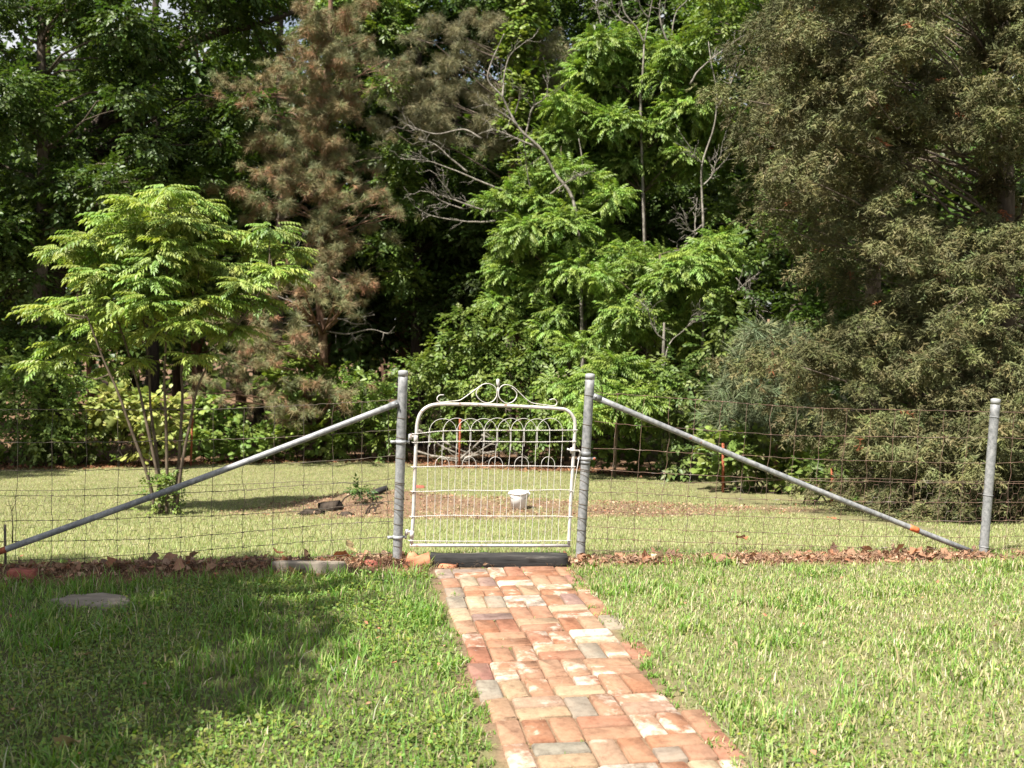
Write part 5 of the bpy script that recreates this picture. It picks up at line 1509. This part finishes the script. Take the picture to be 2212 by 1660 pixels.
# ------------------------------------------------------------------ grass, clover and litter
def in_view(x, y, z, mx=190):
    p = np.stack([x, y, z], -1) - np.array(CAM)
    q = p @ np.array(R)            # camera coordinates
    px = CX + F * q[:, 0] / -q[:, 2]; py = CY - F * q[:, 1] / -q[:, 2]
    return (q[:, 2] < -0.3) & (px > -mx * 4) & (px < 2212 + mx * 4) & (py < 1660 + mx * 6) & (py > 600)

def blades(x, y, h, w, lean, ang, col, seg=True):
    n = len(x); z = ground_z(x, y) - 0.004
    b = np.stack([x, y, z], -1)
    s = np.stack([np.cos(ang + 1.57), np.sin(ang + 1.57), np.zeros(n)], -1) * w[:, None] / 2
    f = np.stack([np.cos(ang), np.sin(ang), np.zeros(n)], -1)
    tip = b + f * (lean * h)[:, None]; tip[:, 2] += h * np.sqrt(np.clip(1 - lean ** 2 * .75, 0.08, 1))
    if seg:
        mid = b + f * (lean * h * 0.35)[:, None]; mid[:, 2] += h * 0.58 * np.sqrt(np.clip(1 - lean ** 2 * .5, 0.1, 1))
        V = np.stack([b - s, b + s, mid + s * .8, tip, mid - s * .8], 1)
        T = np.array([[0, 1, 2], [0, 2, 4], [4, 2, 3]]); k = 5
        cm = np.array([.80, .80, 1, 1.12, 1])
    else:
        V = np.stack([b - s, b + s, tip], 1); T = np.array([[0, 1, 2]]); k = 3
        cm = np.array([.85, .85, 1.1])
    F_ = T[None] + (np.arange(n) * k)[:, None, None]
    C_ = np.repeat(col[:, None], k, 1)
    return V.reshape(-1, 3), F_.reshape(-1, 3), C_.reshape(-1, 3)

rg = np.random.default_rng(400)
GREEN = np.array([0.115, 0.225, 0.032]); LIME = np.array([0.235, 0.320, 0.085]); TAN = np.array([0.42, 0.380, 0.230])
def grass_colour(x, y, rg, greenness):
    n = len(x); r = rg.random(n); pn = fbm(x, y, 1.3, 410)
    g = np.clip(greenness + 0.9 * (pn - 0.5), 0, 1)
    c = np.where((r < 0.55 * g + 0.08)[:, None], GREEN, np.where((r < 0.62 + 0.33 * g)[:, None], LIME, TAN))
    return c * rg.uniform(0.75, 1.25, (n, 1)) * np.stack([rg.uniform(.88, 1.15, n), np.ones(n), rg.uniform(.8, 1.2, n)], -1)

N = 420000
x = rg.uniform(-5.3, 5.5, N); y = rg.uniform(2.7, 7.3, N)
keep = in_view(x, y, np.zeros(N)) & (y < fence_y(x) + 0.25) & ~path_mask(x, y)
keep &= rg.random(N) > soil_mask(x, y) * 0.97
u_, v_ = path_uv(x, y)
edge = np.minimum(np.abs(u_ + 0.03), np.abs(u_ - PATH_W - 0.03))
keep &= ~((edge < 0.06) & (rg.random(N) < 0.45) & (v_ > 0))
keep &= rg.random(N) < (0.50 + 0.6 * fbm(x, y, 2.8, 420)) * (1 - .42 * leftness(x, y))
stn = ground_hit(197, 1305)
keep &= ((x - stn[0]) / .17) ** 2 + ((y - stn[1]) / .095) ** 2 > 1 + .5 * (fbm(x, y, 20, 425) - .5)
x, y = x[keep], y[keep]; n = len(x)
lf = leftness(x, y)
tuft = sstep(0.52, 0.80, fbm(x, y, 4.5, 430, 2))
h = rg.uniform(0.018, 0.045, n) * (0.85 + 0.8 * tuft + 0.55 * lf)
fdist = fence_y(x) - y
h *= 1 + 0.9 * np.exp(-((fdist - 0.30) / 0.16) ** 2) * (x < -0.3)
w = rg.uniform(0.0026, 0.0064, n) * (1 + 0.5 * tuft)
lean = np.clip(rg.normal(0.62, 0.26, n), 0.05, 1.0)
cb = grass_colour(x, y, rg, 0.16 + 0.75 * lf + 0.25 * tuft)
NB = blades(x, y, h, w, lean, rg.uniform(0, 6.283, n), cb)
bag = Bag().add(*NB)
# coarse long blades
N = 5200
x = rg.uniform(-4.0, 4.4, N); y = rg.uniform(2.8, 6.2, N)
keep = in_view(x, y, np.zeros(N)) & (y < fence_y(x) - 0.05) & ~path_mask(x, y, .03) & (rg.random(N) < sstep(.40, .72, fbm(x, y, 1.6, 440))) & (soil_mask(x, y) < .5)
x, y = x[keep], y[keep]; n = len(x)
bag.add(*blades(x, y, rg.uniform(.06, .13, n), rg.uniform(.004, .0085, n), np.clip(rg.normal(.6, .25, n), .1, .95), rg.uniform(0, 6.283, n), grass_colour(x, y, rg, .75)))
# sprouts in the joints of the path and lush tufts along its edge
for k in range(150):
    if k < 90:
        uu = rg.integers(0, 9) * CELL / 2 + rg.normal(0, .008); vv_ = (rg.integers(0, 16) + rg.integers(0, 2) * .5) * CELL + rg.normal(0, .01) + .03
        nb, hh = int(rg.integers(4, 13)), .018
    else:
        uu = rg.choice([-0.03, PATH_W + .02]) + rg.normal(0, .025); vv_ = rg.uniform(0, 2.9); nb, hh = 24, .034
    p = PATH_O + PU * uu + PV * vv_
    xx = p[0] + rg.normal(0, .014, nb); yy = p[1] + rg.normal(0, .012, nb)
    bag.add(*blades(xx, yy, rg.uniform(.6, 1.4, nb) * hh, rg.uniform(.003, .006, nb), np.clip(rg.normal(.75, .2, nb), .1, 1), rg.uniform(0, 6.283, nb), grass_colour(xx, yy, rg, .8)))
gr = put('lawn_grass', bag, M['grass']); kind(gr, 'stuff')

# the lower lawn beyond the fence
N = 620000
t = rg.random(N)
y = 5.9 + 18 * t ** 1.35; x = rg.uniform(-1, 1, N) * (y * 0.57 + .8)
keep = (y > fence_y(x) + 0.04) & (y < tree_line(x) + .6)
keep &= rg.random(N) > mound_mask(x, y) * .62
keep &= rg.random(N) > forest_mask(x, y) * .97
keep &= rg.random(N) > soil_mask(x, y) * .9
keep &= rg.random(N) < .45 + .7 * fbm(x, y, 1.7, 450)
x, y = x[keep], y[keep]; n = len(x)
h = rg.uniform(.018, .040, n) * (1 + .4 * sstep(.5, .8, fbm(x, y, 2.0, 460)))
w = rg.uniform(.003, .0065, n) * (0.7 + y / 14)
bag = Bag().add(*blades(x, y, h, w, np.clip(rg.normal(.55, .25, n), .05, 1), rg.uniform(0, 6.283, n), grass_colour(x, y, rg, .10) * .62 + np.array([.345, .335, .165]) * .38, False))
kind(put('meadow_grass', bag, M['grass']), 'stuff')

# clover and other round-leaved weeds in the near grass
N = 190000
x = rg.uniform(-3.9, 4.2, N); y = rg.uniform(2.8, 6.1, N)
lf = leftness(x, y)
keep = in_view(x, y, np.zeros(N)) & (y < fence_y(x) - .12) & ~path_mask(x, y, .02) & (rg.random(N) < (.03 + .5 * lf + .16 * sstep(3.9, 3.2, y)) * sstep(.30, .62, fbm(x, y, 1.9, 470)) * 1.1) & (soil_mask(x, y) < .4)
x, y = x[keep], y[keep]; n = len(x)
c = np.stack([x, y, ground_z(x, y) + rg.uniform(.008, .040, n)], -1)
r = rg.uniform(.003, .0088, n)
nr = nrmz(np.stack([rg.normal(0, .38, n), rg.normal(-.1, .38, n), np.ones(n)], -1))
U = nrmz(np.cross(nr, np.array([0.1, 1, 0]))); Wv = np.cross(nr, U)
ang = np.arange(7) * 2 * math.pi / 7
ringv = c[:, None] + r[:, None, None] * (np.cos(ang)[None, :, None] * U[:, None] + np.sin(ang)[None, :, None] * Wv[:, None]) + nr[:, None] * (r * .22)[:, None, None]
Vc = np.concatenate([c[:, None], ringv], 1)
Tc = np.array([[0, k + 1, (k + 1) % 7 + 1] for k in range(7)])[None] + (np.arange(n) * 8)[:, None, None]
cc = np.array([0.125, 0.195, 0.036]) * rg.uniform(.55, 1.4, (n, 1)) * np.stack([rg.uniform(.8, 1.45, n), np.ones(n), rg.uniform(.7, 1.3, n)], -1)
kind(put('clover', Bag().add(Vc.reshape(-1, 3), Tc.reshape(-1, 3), np.repeat(cc[:, None], 8, 1).reshape(-1, 3)), M['grass']), 'stuff')
print('clover', n)

# tiny white flowers
# dead leaves and pine straw
def curl_leaf(seed, m=7):
    rg = np.random.default_rng(seed)
    t = np.linspace(0, 1, m); wid = np.interp(t, np.linspace(0, 1, 7), [.04, .26, .40, .30, .42, .24, .02]) * rg.uniform(.8, 1.2, m)
    bend = rg.uniform(-.6, .9); fold = rg.uniform(.1, .9)
    mid = np.stack([t, .1 * np.sin(3 * t * rg.uniform(.5, 1.5)), bend * (t - t * t)], -1)
    lft = mid + np.stack([.04 * rg.normal(0, 1, m), wid, wid * fold + .05 * rg.normal(0, 1, m)], -1)
    rgt = mid + np.stack([.04 * rg.normal(0, 1, m), -wid, wid * fold * rg.uniform(.3, 1.2) + .05 * rg.normal(0, 1, m)], -1)
    V = np.concatenate([mid, lft, rgt]); T = []
    for k in range(m - 1):
        T += [[k, k + 1, m + k + 1], [k, m + k + 1, m + k], [k, 2 * m + k + 1, k + 1], [k, 2 * m + k, 2 * m + k + 1]]
    return V, np.array(T)
CL = [curl_leaf(600 + k) for k in range(8)]
CLS = [curl_leaf(640 + k, 3) for k in range(8)]
DEAD = np.array([[.22, .135, .085], [.28, .155, .095], [.16, .095, .065], [.37, .25, .17], [.24, .115, .065]])
lm = []
for k in range(8):
    col = DEAD[k % 5] * np.random.default_rng(k).uniform(.85, 1.2)
    v, f = CL[k]
    m_ = mesh_np('dead_leaf', v * .085, f, np.repeat(col[None], len(v), 0)); m_.materials.append(M['dead']); lm.append(m_)
rl = random.Random(9)
def drop_leaf(x, y, s, label='curled brown dead leaf lying along the foot of the fence', group='dead leaves along the foot of the fence', me_=None, tilt=.6, dz=.012):
    o = bpy.data.objects.new('dead_leaf', me_ or rl.choice(lm)); COL.objects.link(o)
    o.location = (x, y, gz(x, y) + dz); o.scale = (s, s, s)
    o.rotation_euler = (rl.gauss(0, tilt), rl.gauss(0, tilt), rl.uniform(0, 6.28))
    return tag(o, label, 'dead leaf', group)
for k in range(150):
    t_ = rl.random()
    if t_ < .42: x = float(flat(rl.choice([1345, 1545, 1630, 1850, 1930, 2000, 2070]), 1210)[0]) + rl.gauss(0, .11)
    elif t_ < .60: x = rl.uniform(.42, 1.0)
    else: x = rl.uniform(-2.9, -.6)
    y = float(fence_y(x)) + rl.gauss(-0.05 if x > 0 else -.10, .05)
    drop_leaf(x, y, rl.uniform(.5, 1.15))
for (px, py, s, lab) in ((1412, 1210, 1.25, 'pale bleached leaf with pointed lobes on the soil right of the gate'), (768, 1196, 1.3, 'large brown leaf standing on edge against the fence, nearest the left gate post'), (720, 1210, 1.2, 'reddish brown pointed leaf propped on the stone slab'),
                         (600, 1205, 1.2, 'rust brown leaf with an upturned tip at the left end of the stone slab'), (1805, 1150, 1.0, 'brown leaf caught in the wire right of the gate'), (1590, 1188, 1.0, 'brown curled leaf hanging in the bottom wire right of the gate'), (160, 1418, .95, 'tan leaf lying in the shaded grass at the left'), (175, 1615, 1.2, 'broad tan leaf on the grass at the lower left corner')):
    p = ground_hit(px, py + 8)
    pale = lab.startswith('pale'); tan = 'tan' in lab
    v, f = CL[rl.randrange(8)]
    col = np.array([.50, .39, .27] if pale else [.36, .27, .14] if tan else [.27, .12, .06])
    m_ = mesh_np('dead_leaf', v * .085, f, np.repeat(col[None], len(v), 0)); m_.materials.append(M['dead'])
    o = drop_leaf(p[0], p[1], s, lab, None, m_, .35, .03 if pale or tan else .05)
    if 'wire' in lab: o.location.z += .10 if 'caught' in lab else .05

bag = Bag(); rg = np.random.default_rng(700)
def litter(x, y, s, pal, dz=.006):
    n = len(x)
    pos = np.stack([x, y, ground_z(x, y) + dz + rg.uniform(0, .02, n)], -1)
    d = rg.normal(0, 1, (n, 3)) * [1, 1, .35]; up = np.array([0, 0, 1.]) + rg.normal(0, .5, (n, 3))
    scatter(CLS, pos, d, up, s, np.asarray(pal)[rg.integers(0, len(pal), n)] * rg.uniform(.7, 1.3, (n, 1)), bag, rg)
N = 9000
x = rg.uniform(-3.6, 4, N); y = fence_y(x) + rg.normal(-.07, .10, N)
k = (rg.random(N) < soil_mask(x, y) * .55)
litter(x[k], y[k], rg.uniform(.015, .05, k.sum()), DEAD)
N = 16000
x = rg.uniform(-4.5, 4.5, N); y = rg.uniform(11, 15.6, N); k = rg.random(N) < mound_mask(x, y) * .60
litter(x[k], y[k], rg.uniform(.015, .045, k.sum()), np.concatenate([DEAD, [[.36, .24, .16], [.42, .30, .21]]]))
N = 14000
x = rg.uniform(-13, 12, N); y = tree_line(x) + rg.normal(.1, .55, N); k = rg.random(N) < forest_mask(x, y)
litter(x[k], y[k], rg.uniform(.04, .09, k.sum()), [[.27, .13, .07], [.22, .11, .06], [.18, .09, .055]])
# fallen leaves scattered thinly in the near grass
N = 150
x = rg.uniform(-3.4, 3.8, N); y = rg.uniform(3.0, 6, N); k = ~path_mask(x, y)
litter(x[k], y[k], rg.uniform(.012, .032, k.sum()), [[.35, .20, .12], [.42, .18, .11], [.30, .22, .14]], .03)
kind(put('leaf_litter', bag, M['dead']), 'stuff')
# straw: thin dry stalks on the soil bank
N = 15000
x = rg.uniform(-3.6, 4, N); y = fence_y(x) + rg.normal(-.10, .12, N)
u_, v_ = path_uv(x, y)
k = (rg.random(N) < soil_mask(x, y) + .02) & (y < fence_y(x) + .2) & ~((u_ > .05) & (u_ < PATH_W - .05) & (v_ > .05))
x, y = x[k], y[k]; n = len(x)
col = np.where(rg.random(n)[:, None] < .5, [.34, .23, .14], [.20, .12, .08]) * rg.uniform(.7, 1.3, (n, 1))
kind(put('dry_straw', Bag().add(*blades(x, y, rg.uniform(.03, .09, n), rg.uniform(.0015, .003, n), np.clip(rg.normal(.95, .06, n), .7, 1), rg.uniform(0, 6.283, n), col)), M['dead']), 'stuff')

for o in scene.objects:
    if '_o' in o: del o['_o']
print('tris', sum(len(o.data.polygons) for o in scene.objects if o.type == 'MESH'), 'objects', len(scene.objects))
